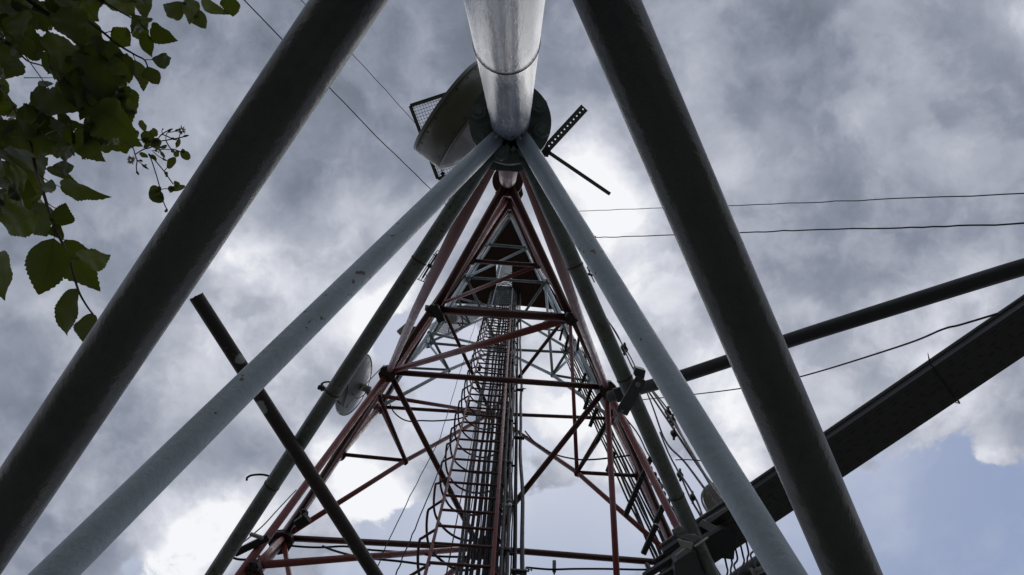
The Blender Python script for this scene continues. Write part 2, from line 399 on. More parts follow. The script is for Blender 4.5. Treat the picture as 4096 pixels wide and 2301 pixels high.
# ------------------------------------------------------------------ the lattice tower
S = 2.0
AX, AY, ROT, R0, KT = -.08046, 1.05735, .06369, 1.15937, .045325
LV = {0: .28, 1: 1., 2: 1.95, 3: 2.882, 4: 3.79, 5: 4.693, 6: 5.62, 7: 6.555, 8: 7.5, 9: 8.45}
H = {k: v * S for k, v in LV.items()}
ANG = {'N': 0, 'L': -2 * math.pi / 3, 'R': 2 * math.pi / 3}
def corner(q, lv, h=None):
    h = LV[lv] if h is None else h
    Rr = R0 * (1 - KT * (h - 1)); a = ROT - math.pi / 2 + ANG[q]
    return Vector(((AX + Rr * math.cos(a)) * S, (AY + Rr * math.sin(a)) * S, CAMZ + h * S))
PX = {('N', 1): (2041, 490), ('N', 2): (2031, 722), ('N', 7): (2037, 850), ('NL', 3): (1556, 1488), ('NR', 3): (2426, 1550), ('L', 3): (1132, 2152), ('LR', 3): (1917, 2192), ('R', 3): (2725, 2257),
      ('NL', 5): (1762, 1217), ('NR', 5): (2279, 1246), ('LR', 5): (1964, 1655), ('L', 5): (1520, 1628), ('R', 5): (2451, 1675),
      ('NL', 7): (1865, 1110), ('NR', 7): (2181, 1130), ('LR', 7): (1998, 1397), ('L', 7): (1711, 1372), ('R', 7): (2300, 1411),
      ('dNL', 2): (1738, 1240), ('dNR', 2): (2284, 1272), ('dLN', 2): (1022, 2262), ('dNL', 4): (1889, 1044), ('dNR', 4): (2150, 1062), ('dLR', 4): (1622, 1843), ('dRL', 4): (2308, 1890),
      ('dLR', 6): (1795, 1480), ('dRL', 6): (2210, 1500), ('dNL', 6): (1945, 978), ('dNR', 6): (2112, 992)}
# where the diagonals themselves pass (their struts are bolted on through short lugs)
DPX = {('dNL', 2): (1664, 1240), ('dNR', 2): (2317, 1272), ('dLN', 2): (986, 2262), ('dNL', 4): (1866, 1043), ('dNR', 4): (2162, 1062)}
def D_(kind, lv): return at(DPX[(kind, lv)][0], DPX[(kind, lv)][1], H[lv]) if (kind, lv) in DPX else P_(kind, lv)
CACHE = {}
def P_(kind, lv):
    key = (kind, lv)
    if key in CACHE: return CACHE[key]
    if key in PX: p = at(PX[key][0], PX[key][1], H[lv])
    elif len(kind) == 1: p = corner(kind, lv)
    elif kind[0] == 'd':                                  # middle of the diagonal that leaves corner kind[1] in face kind[1:3]
        a, b = kind[1], kind[2]
        lo, hi = P_(a, lv - 1), P_(face(a, b), lv + 1)
        t = (LV[lv] - LV[lv - 1]) / (LV[lv + 1] - LV[lv - 1]); p = lo.lerp(hi, t)
    else: p = (P_(kind[0], lv) + P_(kind[1], lv)) / 2
    CACHE[key] = p; return p
def face(a, b): return {'NL': 'NL', 'LN': 'NL', 'NR': 'NR', 'RN': 'NR', 'LR': 'LR', 'RL': 'LR'}[a + b]

base_c = Vector((AX * S, AY * S, 0))
tower = thing('lattice_tower', 'tall three-legged lattice mast of bolted steel pipes painted grey, red and white', 'tower', base_c)
def pipe(name, pts, r, mat, seg=14, lab=None):
    o = obj(name, tube(BM(), pts, r, seg), mat, tower)
    if lab: o['label'] = lab
    return o
def trim(a, b, ta, tb):
    d = (b - a).normalized(); return a + d * ta, b - d * tb

# legs: grey below the first flange, red to level 5, white above
for q in 'NLR':
    g0 = corner(q, 0, -CAMZ / S); gA = P_(q, 1)
    if q == 'N':
        dv = gA - at(2019, 0, .975); g0 = gA - dv * (gA.z / dv.z)
    leg = pipe('tower_leg', [g0] + [g0.lerp(gA, t) for t in (.25, .5, .75)] + [gA], .0548, 'leg_gloss_paint', 40, 'glossy grey painted leg pipe at the foot of the mast')
    for t_ in ((.86,) if q == 'N' else (.6,)):
        c = g0.lerp(gA, t_) if q != 'N' else g0 + (gA - g0) * ((CAMZ + 1.17) / gA.z)
        d = (gA - g0).normalized(); tt = (c - g0).dot(d); c = g0 + d * tt
        o = obj('weld_ring', tube(BM(), [c - d * .0022, c - d * .0008, c + d * .0008, c + d * .0022], [.0551, .0563, .0563, .0551], 40, False), 'rust_band', leg)
    pipe('tower_leg', [P_(q, 1), P_(q, 2), P_(q, 3), P_(q, 4), P_(q, 5)], .0465, 'sheen_red_paint', 20, 'pale red leg pipe of the mast with sky sheen painted in')
    top = P_(q, 7) + (P_(q, 7) - P_(q, 5)) * 1.55
    pipe('tower_leg', [P_(q, 5), P_(q, 6), P_(q, 7), top], .042, 'white_paint', 16, 'white leg pipe of the mast')
    obj('footing', box(BM(), Vector((g0.x, g0.y, .12)), Vector((.35, 0, 0)), Vector((0, .35, 0)), Vector((0, 0, .13)), .02), 'pale_concrete', tower)

FACES = (('N', 'L'), ('N', 'R'), ('L', 'R'))
rb = .0240
# level 0 and level 1 frames (grey)
for lv in (0, 1):
    for a, b in FACES:
        A_, B_ = P_(a, lv), P_(b, lv)
        if lv == 0 and a == 'N':
            A_ = at(2025, -941, H[0])
            B_ = A_ + (at(*((0, 2093) if b == 'L' else (3409, 2301)), H[0]) - A_).normalized() * 4.05
            CACHE[('0', a + b)] = (A_ + B_) / 2
        if lv == 1 and a == 'N':
            A_ = at(2043, 480, H[1])
            B_ = A_ + (at(*((853, 2301) if b == 'L' else (2846, 2301)), H[1]) - A_).normalized() * 4.0
        o = pipe('horizontal_bar', sub(A_, B_, 10), rb if lv else .0240, 'shaded_mottled_grey_paint' if lv else 'shaded_mossy_grey_paint', 32, 'weathered grey-green horizontal pipe with the shade of its underside painted in')
        if lv == 1 and a == 'N':
            for (x, y) in (((1680, 1045), (1330, 1570), (1078, 1935)) if b == 'L' else ((2312, 1060), (2512, 1508), (2728, 1975))):
                c = at(x, y, H[1]); d = (B_ - A_).normalized(); c = A_ + d * (c - A_).dot(d)
                obj('pipe_joint', tube(BM(), [c - d * .003, c - d * .0025, c + d * .0025, c + d * .003], [.0236, .0252, .0252, .0236], 28, False), 'rust_band', o)
# level 0 -> 1 diagonals: from the first flange down to the middle of the low bars
for a, b, e1, e2 in (('N', 'L', (1985, 555), (217, 2301)), ('N', 'R', (2092, 555), (3150, 2301))):
    p1 = at(e1[0], e1[1], H[1] - .03)
    hh = .048 * F_PX / (158 if b == 'L' else 150)
    p2 = at(e2[0], e2[1], hh + .0)
    p3 = p1 + (p2 - p1) * 1.45
    o = pipe('diagonal_brace', sub(p1, p3, 12), [.0225] + [.0242] * 12, 'light_grey_paint', 36, 'light grey diagonal pipe with flaking paint')
    d = (p3 - p1).normalized()
    # flattened end tab welded into a gusset under the flange
    up_ = P_('N', 1)
    bm = BM(); flatbar(bm, p1 - d * .05, p1 + d * .035, .046, .008, (up_ - p1).cross(d)); obj('end_plate', bm, 'light_grey_paint', o)
for q in 'LR':
    for fq in ('NL', 'NR', 'LR'):
        if q in fq:
            mid0 = CACHE.get(('0', fq)) or (P_(fq[0], 0) + P_(fq[1], 0)) / 2
            pipe('diagonal_brace', [P_(q, 1), mid0], .024, 'light_grey_paint', 14)

# K-braced panels
def panel(lo, mi, hi, cbar, cdiag, rbar, rd, rs):
    top = hi == 9
    for a, b in FACES:
        f = face(a, b)
        pipe('horizontal_bar', [P_(a, hi), P_(f, hi), P_(b, hi)], rbar, cbar)
        for c, x in ((a, b), (b, a)):
            dm = 'd' + c + x
            near = hi == 3 and c == 'N'
            pipe('diagonal_brace', [P_(c, lo), D_(dm, mi), P_(f, hi)], .0265 if near else rd, 'sheen_red_paint' if near else cdiag, 18)
            if top and c == 'N': continue
            pipe('strut', trim(P_(c, mi), P_(dm, mi), .02, .0), .0235 if c == 'N' else rs, cbar)
            pipe('strut', trim(P_(c, hi), P_(dm, mi), .02, .0), .0235 if c == 'N' else rs, cdiag)
    if not top:
        for f, g in (('NL', 'NR'), ('NL', 'LR'), ('NR', 'LR')):
            if hi == 5 and f + g == 'NLNR': continue
            pipe('plan_brace', trim(P_(f, hi), P_(g, hi), .03, .03), .0258, cbar)
    for c, n, p in (('N', 'L', 'R'), ('L', 'R', 'N'), ('R', 'N', 'L')):
        if top and c in 'NR': continue
        pipe('corner_brace', trim(P_('d' + c + n, mi), P_('d' + c + p, mi), .02, .02), .0245, cbar)
        pipe('corner_brace', trim(P_('d' + c + p, mi), P_(face(c, n), hi), .05, .04), .024, cdiag)
panel(1, 2, 3, 'shaded_grimy_red_paint', 'red_paint', .028, .0265, .022)
panel(3, 4, 5, 'shaded_grimy_red_paint', 'red_paint', .0255, .0265, .0225)
panel(5, 6, 7, 'shaded_grimy_white_paint', 'white_paint', .0275, .028, .022)
panel(7, 8, 9, 'shaded_grimy_white_paint', 'white_paint', .0275, .028, .022)

# gusset plates and hubs at the joints
def hub(p, r, th, mat, seg=8):
    bm = BM(); a = random.uniform(0, .4)
    pts = [p + Vector((math.cos(a + 2 * math.pi * k / seg) * r * random.uniform(.86, 1.1), math.sin(a + 2 * math.pi * k / seg) * r * random.uniform(.86, 1.1), 0)) for k in range(seg)]
    prism(bm, pts, Vector((0, 0, 1)), th, .002)
    for k in range(5):
        q = p + Vector((math.cos(k * 1.3) * r * .62, math.sin(k * 1.3) * r * .62, -th * .5 - .006))
        disc(bm, q, Vector((0, 0, 1)), .011, .013, 6)
    return obj('gusset_plate', bm, mat, tower, True, 30)
for lv, mt, mw in ((3, 'hub_grime', .082), (5, 'hub_grime', .072), (7, 'shaded_grimy_white_paint', .085), (9, 'shaded_grimy_white_paint', .08)):
    for k in ('NL', 'NR', 'LR'): hub(P_(k, lv) - Vector((0, 0, .055)), mw, .06, mt)
    for k in 'NLR': hub(P_(k, lv) - Vector((0, 0, .055)), mw * (1.4 if lv == 3 else 1.15), .06, mt)
for lv, mt in ((2, 'hub_grime'), (4, 'shaded_grimy_red_paint'), (6, 'white_paint')):
    for k in ('dNL', 'dNR', 'dLN', 'dLR', 'dRL', 'dRN'): hub(P_(k, lv) - Vector((0, 0, .02)), .045, .045, mt, 6)

# flange at the top of the grey leg, with its ring of big bolts
dN = (P_('N', 1) - at(2019, 0, .975)).normalized()
cF = P_('N', 1) + dN * .012
FR = .118
flg = obj('flange', disc(BM(), cF, dN, FR, .026, 64, .003), 'green_grey_steel', tower)
a_, s_, n_ = frame(dN)
for k in range(8):
    an = 2 * math.pi * (k + .5) / 8 + .12
    c = cF + s_ * (math.cos(an) * .092) + n_ * (math.sin(an) * .092) - dN * .022
    bm = BM(); disc(bm, c + dN * .006, dN, .0262, .006, 28, .001)
    disc(bm, c - dN * .007, dN, .0232, .021, 6, .002); disc(bm, c - dN * .021, dN, .0115, .014, 20, .002)
    obj('bolt', bm, 'bolt_steel', flg)
obj('flange', disc(BM(), cF + dN * .030, dN, FR, .026, 64, .003), 'green_grey_steel', tower)
bm = BM()
tube(bm, [cF - dN * .028, cF - dN * .012], [.055, .064], 40, False)
obj('weld_ring', bm, 'bolt_steel', flg)
# trapezoid plate that carries the horizontal bars
pl = [(1925, 560), (1940, 640), (1966, 681), (2086, 690), (2118, 650), (2140, 560)]
obj('gusset_plate', prism(BM(), [at(x, y, H[1] + .075) for x, y in pl], Vector((0, 0, 1)), .016, .002), 'green_grey_steel', tower)
for (x, y) in ((1955, 655), (2100, 662), (1972, 664), (2085, 672)):
    bm = BM(); disc(bm, at(x, y, H[1] + .062), Vector((0, 0, 1)), .011, .014, 6, .001); obj('bolt', bm, 'bolt_steel', tower)
# vertical fins under the flange
for (x0, y0, x1, y1) in ((2005, 545, 1958, 600), (2072, 548, 2118, 606), (2028, 556, 2003, 592), (2062, 556, 2078, 594)):
    p0, p1 = at(x0, y0, H[1] - .02), at(x1, y1, H[1] - .02)
    bm = BM(); flatbar(bm, p0, p1, .05, .007, None); obj('fin_plate', bm, 'bolt_steel', flg)
# red flange at level 2
dN2 = (P_('N', 2) - P_('N', 1)).normalized()
for k in range(2):
    obj('flange', disc(BM(), P_('N', 2) + dN2 * (.03 + .03 * k), dN2, .088, .024, 40, .003), 'shaded_grimy_red_paint', tower)
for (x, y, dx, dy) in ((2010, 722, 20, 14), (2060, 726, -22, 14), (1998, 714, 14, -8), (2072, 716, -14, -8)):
    bm = BM(); flatbar(bm, at(x, y, H[2] - .06), at(x + dx, y + dy, H[2] - .07), .034, .022, None, .003); obj('clamp', bm, 'shaded_grimy_red_paint', tower)
for q in 'NLR':
    for lv in ((4, 6, 8) if q == 'N' else (2, 4, 6)):
        dd = (P_(q, lv + 1) - P_(q, lv)).normalized()
        obj('flange', disc(BM(), P_(q, lv), dd, .078, .05, 32, .004), 'shaded_grimy_red_paint' if lv < 5 else 'white_paint', tower)
# dark stub plate on the middle of the near left diagonal, and pale lugs beside it
bm = BM(); flatbar(bm, at(1735, 1222, H[2] - .06), at(1768, 1286, H[2] - .06), .044, .03, None, .003); obj('clamp', bm, 'black_steel', tower)
for (x0, y0, x1, y1) in ((1700, 1231, 1732, 1236), (2262, 1258, 2300, 1268), (1876, 1040, 1892, 1046), (1938, 975, 1952, 980)):
    hh = H[2] if y0 > 1100 else (H[4] if y0 > 1000 else H[6])
    bm = BM(); flatbar(bm, at(x0, y0, hh - .02), at(x1, y1, hh - .02), .034, .012, None, .002); obj('lug', bm, 'white_paint', tower)

# deck high in the white section, with a hatch for the ladder
hd = H[9] + .12
def deck_edge(x, y): return at(x, y, hd)
apex = corner('N', 9)
dk = [deck_edge(2036, 868), deck_edge(1770, 1207), deck_edge(1790, 1212), deck_edge(1985, 1219), deck_edge(1985, 1050), deck_edge(2048, 1053), deck_edge(2048, 1221), deck_edge(2085, 1223), deck_edge(2180, 1232), deck_edge(2262, 1247)]
bm = BM()
left = [dk[0], dk[1], dk[2], dk[3], dk[4]]; mid = [dk[0], dk[4], dk[5]]; right = [dk[0], dk[5], dk[6], dk[7], dk[8], dk[9]]
hb = [deck_edge(1985, 1142), deck_edge(2048, 1145)]
for poly in (left, mid, right): prism(bm, poly, Vector((0, 0, 1)), .10)
obj('platform_deck', bm, 'deck_red_paint', tower, False)
hl = hd + 2.2
obj('rest_landing', prism(BM(), [at(x, y, hl) for x, y in ((1970, 1143), (2075, 1146), (2090, 1222), (1960, 1220))], Vector((0, 0, 1)), .06), 'deck_red_paint', tower, False)

# ------------------------------------------------------------------ caged ladder beside the axis of the mast
LW = .21
def lad(h, dx=0.0, dy=0.0):
    """point on the ladder at h metres above the eye; dx along the rungs, dy away from the climber"""
    cx = -.352 + .0095 * h; cy = 2.40 - .004 * h
    return Vector((cx + dx * math.cos(ROT) - dy * math.sin(ROT), cy + dx * math.sin(ROT) + dy * math.cos(ROT), CAMZ + h))
RED_H = 14.1
ladder = thing('caged_ladder', 'narrow caged ladder climbing the middle of the mast, red below and white near the deck', 'ladder', lad(-CAMZ))
TOPH = 25.0
for s in (-1, 1):
    for (h0, h1, mt) in ((-CAMZ + .02, RED_H, 'red_paint'), (RED_H, TOPH, 'white_paint')):
        bm = BM()
        if s < 0: flatbar(bm, lad(h0, -LW), lad(h1, -LW), .021, .018, Vector((0, 1, 0)), .003)
        else: tube(bm, [lad(h0, LW), lad(h1, LW)], .0165, 12)
        obj('rail', bm, mt, ladder)
nr = 0; h = -1.3
while h < TOPH:
    o = obj('rung', tube(BM(), [lad(h, -LW), lad(h, LW)], .0115, 8), 'shaded_grimy_red_paint' if h < RED_H else 'shaded_grimy_white_paint', ladder)
    h += .247; nr += 1
prof = [(-.21, 0), (-.30, .065), (-.325, .10), (-.325, .27), (-.29, .40), (-.20, .505), (-.08, .555), (.04, .555), (.16, .51), (.25, .41), (.285, .27), (.285, .11), (.26, .07), (.21, 0)]
h = 1.35; k = 0
while h < TOPH:
    pts = spline([lad(h + random.uniform(-.02, .02), x, y) for x, y in prof], 3)
    bm = tube(BM(), pts, .0105, 7)
    obj('cage_hoop', bm, 'shaded_grimy_red_paint' if h < RED_H else 'shaded_grimy_white_paint', ladder)
    h += .46; k += 1
for (x, y) in ((-.322, .18), (-.14, .535), (-.03, .56), (.10, .54), (.283, .2)):
    for (h0, h1, mt) in ((1.3, RED_H, 'red_paint'), (RED_H, TOPH, 'white_paint')):
        if x == -.322 and mt == 'red_paint': continue
        bm = BM(); flatbar(bm, lad(h0, x, y), lad(h1, x, y), .022, .008, None); obj('cage_strap', bm, mt, ladder)

# ------------------------------------------------------------------ feeder cables running up beside the ladder
def wob(h, seed, amp, per):
    per *= 1.5; amp *= .62
    return amp * math.sin(h * 2 * math.pi / per + seed * 1.7) + amp * .6 * math.sin(h * 2 * math.pi / (per * .43) + seed * 2.9)
CABLE_G = 'black feeder cables running up beside the ladder'
def feeder(label, dx, dy, r, mat='cable_rubber', h0=-1.5, h1=17.4, amp=.008, per=2.2, drift=0.0, seed=0, group=CABLE_G):
    pts = []; n = 90
    for i in range(n + 1):
        h = h0 + (h1 - h0) * i / n
        pts.append(lad(h, dx + drift * (h - 4.5) + wob(h, seed, amp, per), dy + wob(h, seed + 3, amp * .6, per * 1.3)))
    o = obj('feeder_cable', tube(BM(), pts, r, 10), mat)
    return tag(o, label, 'cable', group)
FE = [('thick grey feeder cable with gentle bulges, outermost on the right of the ladder', .405, .08, .0165, 'grey_cable', .012, 2.6, 0),
      ('thick black feeder cable running straight just inside the outermost one', .357, .12, .0165, 'cable_rubber', .004, 4, 0),
      ('left one of the clamped pair of grey feeder cables beside the right ladder rail', .262, .03, .0135, 'grey_cable', .006, 1.9, 0),
      ('right one of the clamped pair of grey feeder cables beside the right ladder rail', .303, .04, .0140, 'grey_cable', .006, 1.9, 0),
      ('thin black cable between the clamped pair and the thick straight feeder', .330, .10, .0055, 'cable_rubber', .010, 1.5, 0),
      ('second thin black cable hanging loose behind the clamped pair', .318, .14, .0060, 'cable_rubber', .014, 1.2, 0),
      ('thick black feeder cable just behind the right ladder rail', .195, .12, .0155, 'cable_rubber', .006, 3, 0),
      ('thick black feeder cable one place left of the right ladder rail', .155, .14, .0155, 'cable_rubber', .006, 3.4, -.004),
      ('thick black feeder cable in the middle behind the ladder rungs', .112, .15, .0155, 'cable_rubber', .008, 3.1, -.005),
      ('thin dark cable weaving between the ladder rungs and the thick feeders', .075, .10, .0055, 'cable_rubber', .016, 1.3, 0),
      ('second thin dark cable weaving beside the thick middle feeder', .088, .12, .0050, 'cable_rubber', .014, 1.3, 0),
      ('left one of two grey cables leaning behind the ladder rungs', -.045, .16, .0125, 'grey_cable', .018, 3.6, -.012),
      ('right one of two grey cables leaning behind the ladder rungs', -.018, .15, .0130, 'grey_cable', .018, 3.6, -.012),
      ('thick black feeder cable tucked right behind the ladder rungs near the right rail', .178, .19, .0150, 'cable_rubber', .006, 3.2, -.002),
      ('thick black feeder cable at the back just right of the right rail', .240, .17, .0140, 'cable_rubber', .005, 3.1, 0),
      ('thick black feeder cable left of the dense bundle, close behind the rungs', .068, .19, .0150, 'cable_rubber', .008, 3.3, -.006),
      ('thick black feeder cable hanging alone between the leaning grey pair and the bundle', .030, .20, .0140, 'cable_rubber', .010, 3.0, -.007),
      ('thick black feeder cable wedged against the back of the right ladder rail', .215, .16, .0140, 'cable_rubber', .005, 2.7, 0),
      ('thick black feeder cable behind the gap of the clamped grey pair', .283, .17, .0150, 'cable_rubber', .005, 3.5, 0),
      ('thin black cable beside the right ladder rail, on its outer side', .238, .05, .0060, 'cable_rubber', .008, 1.6, 0),
      ('thin black cable hidden between the right rail and the thick feeders', .222, .09, .0065, 'cable_rubber', .006, 2.0, 0)]
for i, (lb, dx, dy, r, mt, am, pe, dr) in enumerate(FE):
    sd_ = 2 if i in (2, 3) else (5 if i in (11, 12) else i)
    feeder(lb, dx, dy, r, mt, amp=am, per=pe, drift=dr, seed=sd_)
CLG = 'clamps holding the feeder cables beside the ladder'
for i, h in enumerate((4.0, 4.42, 5.15, 5.95, 7.1, 8.3, 9.6, 11.0, 12.4, 14.6, 15.4)):
    lb = ['lowest pair clamp on the feeder cables', 'pair clamp on the feeder cables just above the lowest bar', 'pair clamp with pale metal collars on the feeder cables'][i] if i < 3 else 'black pair clamp on the two grey feeder cables beside the ladder'
    c = thing('cable_clamp', lb, 'clamp', lad(h, .283, .035), CLG)
    x = wob(h, 2, .006, 1.9)
    for d in (.262, .303):
        bm = BM(); tube(bm, [lad(h - .022, d + x, .035), lad(h - .018, d + x, .035), lad(h + .018, d + x, .035), lad(h + .022, d + x, .035)], [.018, .020, .020, .018], 14)
        obj('collar', bm, 'black_steel', c)
    if i == 2:
        for d in (.262, .303):
            obj('metal_band', tube(BM(), [lad(h - .085, d + x, .035), lad(h - .035, d + x, .035)], .0185, 14), 'aluminium_clip', c)
    bm = BM(); flatbar(bm, lad(h, .21, .06), lad(h, .345, .06), .02, .012, None, .002); obj('bracket', bm, 'black_steel', c)
for i, (h, lb) in enumerate(((4.22, 'lower'), (6.7, 'middle'), (8.4, 'upper'))):
    c = thing('cable_bracket', lb + ' bolted standoff bracket gripping the outermost grey feeder cable', 'bracket', lad(h, .40, .08), 'standoff brackets on the outermost feeder')
    bm = BM(); flatbar(bm, lad(h, .335, .07), lad(h, .437, .07), .035, .02, None, .002); obj('arm', bm, 'dark_bracket_steel', c)
    bm = BM()
    for dz in (-.018, .018): flatbar(bm, lad(h + dz, .425, .05), lad(h + dz, .448, .05), .010, .006, None)
    flatbar(bm, lad(h - .02, .448, .05), lad(h + .02, .448, .05), .008, .008, None)
    obj('stirrup', bm, 'dark_bracket_steel', c)
    bm = BM(); tube(bm, [lad(h, .44, .05), lad(h, .472, .05)], .004, 8); disc(bm, lad(h, .468, .05), lad(h, 1) - lad(h, 0), .009, .006, 6)
    obj('bolt', bm, 'dark_bracket_steel', c)
for i, (h, dx) in enumerate(((7.6, -.21), (9.2, -.17))):
    bm = BM(); flatbar(bm, lad(h - .08, dx, .04), lad(h + .08, dx, .04), .05, .04, None, .004)
    tag(obj('junction_box', bm, 'black_steel'), ('small black box clipped to the left rail of the ladder', 'second small black box higher on the left ladder rail')[i], 'box')

# ------------------------------------------------------------------ cable run beside the right leg
def along(q, h, off, rad):
    """point near leg q at h above the eye: off metres sideways (towards the left leg), rad metres outwards"""
    a = corner(q, 0, h / S)
    c = Vector((AX * S, AY * S, a.z)); out = (a - c); out.z = 0; out.normalize()
    side = Vector((-out.y, out.x, 0))
    return a + side * off + out * rad
RG = 'thin black cables strung down the right leg of the mast'
words = ['innermost', 'second', 'third', 'fourth', 'fifth', 'sixth', 'seventh', 'eighth', 'ninth', 'tenth', 'eleventh']
for i in range(11):
    pts = []
    for k in range(60):
        h = 3.2 + (14.5 - 3.2) * k / 59
        pts.append(along('R', h, .31 - .022 * i + wob(h, i, .010, 1.6), .03 + (.03 if i % 2 else 0) + wob(h, i + 4, .008, 2.1)))
    tag(obj('signal_cable', tube(BM(), pts, .0105 if i % 3 else .0125, 8), 'cable_rubber'), words[i] + ' black signal cable from the inside on the standoff bars by the right leg', 'cable', RG)
for i in range(4):
    pts = []
    for k in range(60):
        h = 2.6 + (13.5 - 2.6) * k / 59
        pts.append(along('R', h, -.055 - .03 * i + wob(h, i + 11, .02, 1.9), .09 + .025 * i + wob(h, i + 2, .02, 1.5)))
    tag(obj('signal_cable', tube(BM(), pts, .010, 8), 'cable_rubber'), ('black clipped cable squeezed between the red right leg and the grey pipe', 'second clipped cable beside the red right leg', 'third clipped cable beside the red right leg, further out', 'outermost clipped cable beside the red right leg')[i], 'cable', RG)
    bm = BM()
    for k in range(60):
        h = 2.8 + .17 * k + .05 * i
        p = along('R', h, -.055 - .03 * i + wob(h, i + 11, .02, 1.9), .09 + .025 * i + wob(h, i + 2, .02, 1.5))
        box(bm, p, Vector((.024, 0, 0)), Vector((0, .02, 0)), Vector((0, 0, .03)), .004)
    if i < 2: tag(obj('clip_row', bm, 'black_steel'), ('row of black clips on the cable squeezed beside the red right leg', 'row of black clips on the second cable beside the red right leg')[i], 'clips'); COL.objects[-1]['kind'] = 'stuff'
BRK = [((2578, 2205), (2620, 2110), 4.9), ((2625, 2085), (2650, 2030), 4.95), ((2508, 2048), (2560, 1925), 5.5), ((2555, 1935), (2600, 1840), 5.6), ((2432, 1880), (2455, 1815), 6.3), ((2388, 1765), (2425, 1690), 7.1), ((2362, 1700), (2385, 1640), 7.6), ((2340, 1630), (2362, 1560), 8.2), ((2318, 1560), (2340, 1500), 8.9), ((2310, 1395), (2318, 1330), 10.6), ((2240, 1358), (2250, 1318), 11.8), ((2262, 1400), (2272, 1345), 11.2)]
ORD = [sorted(range(12), key=lambda k: -BRK[k][0][1]).index(i) for i in range(12)]
for i, (a, b, h) in enumerate(BRK):
    ca = ((a[0] + b[0]) / 2, (a[1] + b[1]) / 2); a = [ca[k] + (a[k] - ca[k]) * 1.25 for k in (0, 1)]; b = [ca[k] + (b[k] - ca[k]) * 1.25 for k in (0, 1)]
    bm = BM(); flatbar(bm, at(a[0], a[1], h), at(b[0], b[1], h + .04), .040, .03, Vector((0, 0, 1)), .003)
    tag(obj('standoff_bar', bm, 'black_steel'), ('lowest', 'second lowest', 'third lowest', 'fourth lowest', 'fifth lowest', 'sixth lowest', 'seventh lowest', 'eighth lowest', 'fourth highest', 'third highest', 'second highest', 'highest')[ORD[i]] + ' flat black standoff bar carrying cables inside the right leg', 'bar', 'standoff bars along the right leg')
# cables that hang free to the right of the near grey pipe
def pcable(name, label, pts, r, mat='cable_rubber', cat='cable', group=None, n=8, seg=8):
    o = obj(name, tube(BM(), spline([at(x, y, h) for x, y, h in pts], n), r, seg), mat)
    return tag(o, label, cat, group)
FG = 'loose cables hanging right of the mottled grey pipe'
pcable('loose_cable', 'long loose black cable hanging beside the rusty joint of the right grey pipe', [(2372, 1185, 11.6), (2425, 1270, 10.5), (2475, 1355, 9.5), (2525, 1435, 8.4), (2600, 1600, 6.6), (2660, 1760, 5.6), (2740, 1850, 4.9), (2860, 2010, 3.9), (2960, 2120, 3.2)], .008, group=FG)
pcable('loose_cable', 'loose black cable that bows out under the black conduit', [(2380, 1190, 11.5), (2420, 1265, 10.6), (2470, 1340, 9.6), (2530, 1470, 8.0), (2610, 1590, 6.7), (2690, 1710, 5.6), (2770, 1830, 4.9), (2850, 1940, 4.2), (2925, 2005, 3.7)], .0095, group=FG)
pcable('loose_cable', 'grey cable in the bundle behind the flaking pale pipe', [(2590, 1540, 7), (2640, 1610, 6.3), (2700, 1700, 5.6), (2760, 1800, 4.9), (2850, 1950, 4.1), (2930, 2040, 3.6)], .010, 'grey_cable', group=FG)
pcable('loose_cable', 'thin cable nearest the pale flaking pipe, half hidden by it', [(2610, 1560, 6.9), (2680, 1650, 6), (2730, 1745, 5.3), (2800, 1870, 4.6), (2900, 2020, 3.8)], .007, group=FG)
pcable('loose_cable', 'thin black cable along the lower right edge of the grey pipe', [(2640, 1730, 5.4), (2675, 1815, 5), (2720, 1900, 4.5), (2760, 1990, 4.1), (2800, 2060, 3.8), (2830, 2120, 3.5)], .0065, group=FG)
pcable('loose_cable', 'looping black cable below the dark plug beside the spotted dish', [(2715, 1890, 4.5), (2750, 1940, 4.2), (2790, 2010, 3.9), (2812, 2075, 3.6), (2820, 2125, 3.4)], .0065, group=FG)
for i, (x, y, h, lb) in enumerate(((2672, 1650, 6.0, 'dark metal clamp on the cable bundle behind the flaking pale pipe'), (2690, 1680, 5.8, 'second dark clamp just below the first on the cable bundle'), (2695, 1735, 5.5, 'small clamp on the thin cable below the two bundle clamps'), (2770, 1990, 4.0, 'dark cable plug hanging beside the grey pipe'), (2497, 1395, 9.0, 'small clamp high on the loose cable right of the grey pipe'), (2720, 1900, 4.5, 'small clamp where two loose cables part beside the grey pipe'))):
    d = at(x + 14, y + 24, h - .2) - at(x, y, h); d.normalize()
    p = at(x, y, h); w = 22 * h / F_PX
    c = thing('cable_clip', lb, 'clamp', p, 'small clamps on the loose cables')
    bm = BM(); tube(bm, [p - d * w, p - d * w * .7, p + d * w * .7, p + d * w], [w * .4, w * .6, w * .6, w * .4], 10); obj('body', bm, 'black_steel', c)
    a, s, n = frame(d); bm = BM()
    flatbar(bm, p - s * w * 1.2, p + s * w * 1.2, w * .35, w * .35, None); flatbar(bm, p - s * w * 1.1 + d * w * .6, p + s * w * 1.1 + d * w * .6, w * .3, w * .3, None)
    obj('bolt', bm, 'dark_bracket_steel', c)
pcable('antenna_rod', 'thin black twin rod sticking out left of the pale pipe below its clamps', [(2702, 1840, 4.6), (2750, 1839, 4.6), (2805, 1843, 4.5)], .004, n=2)

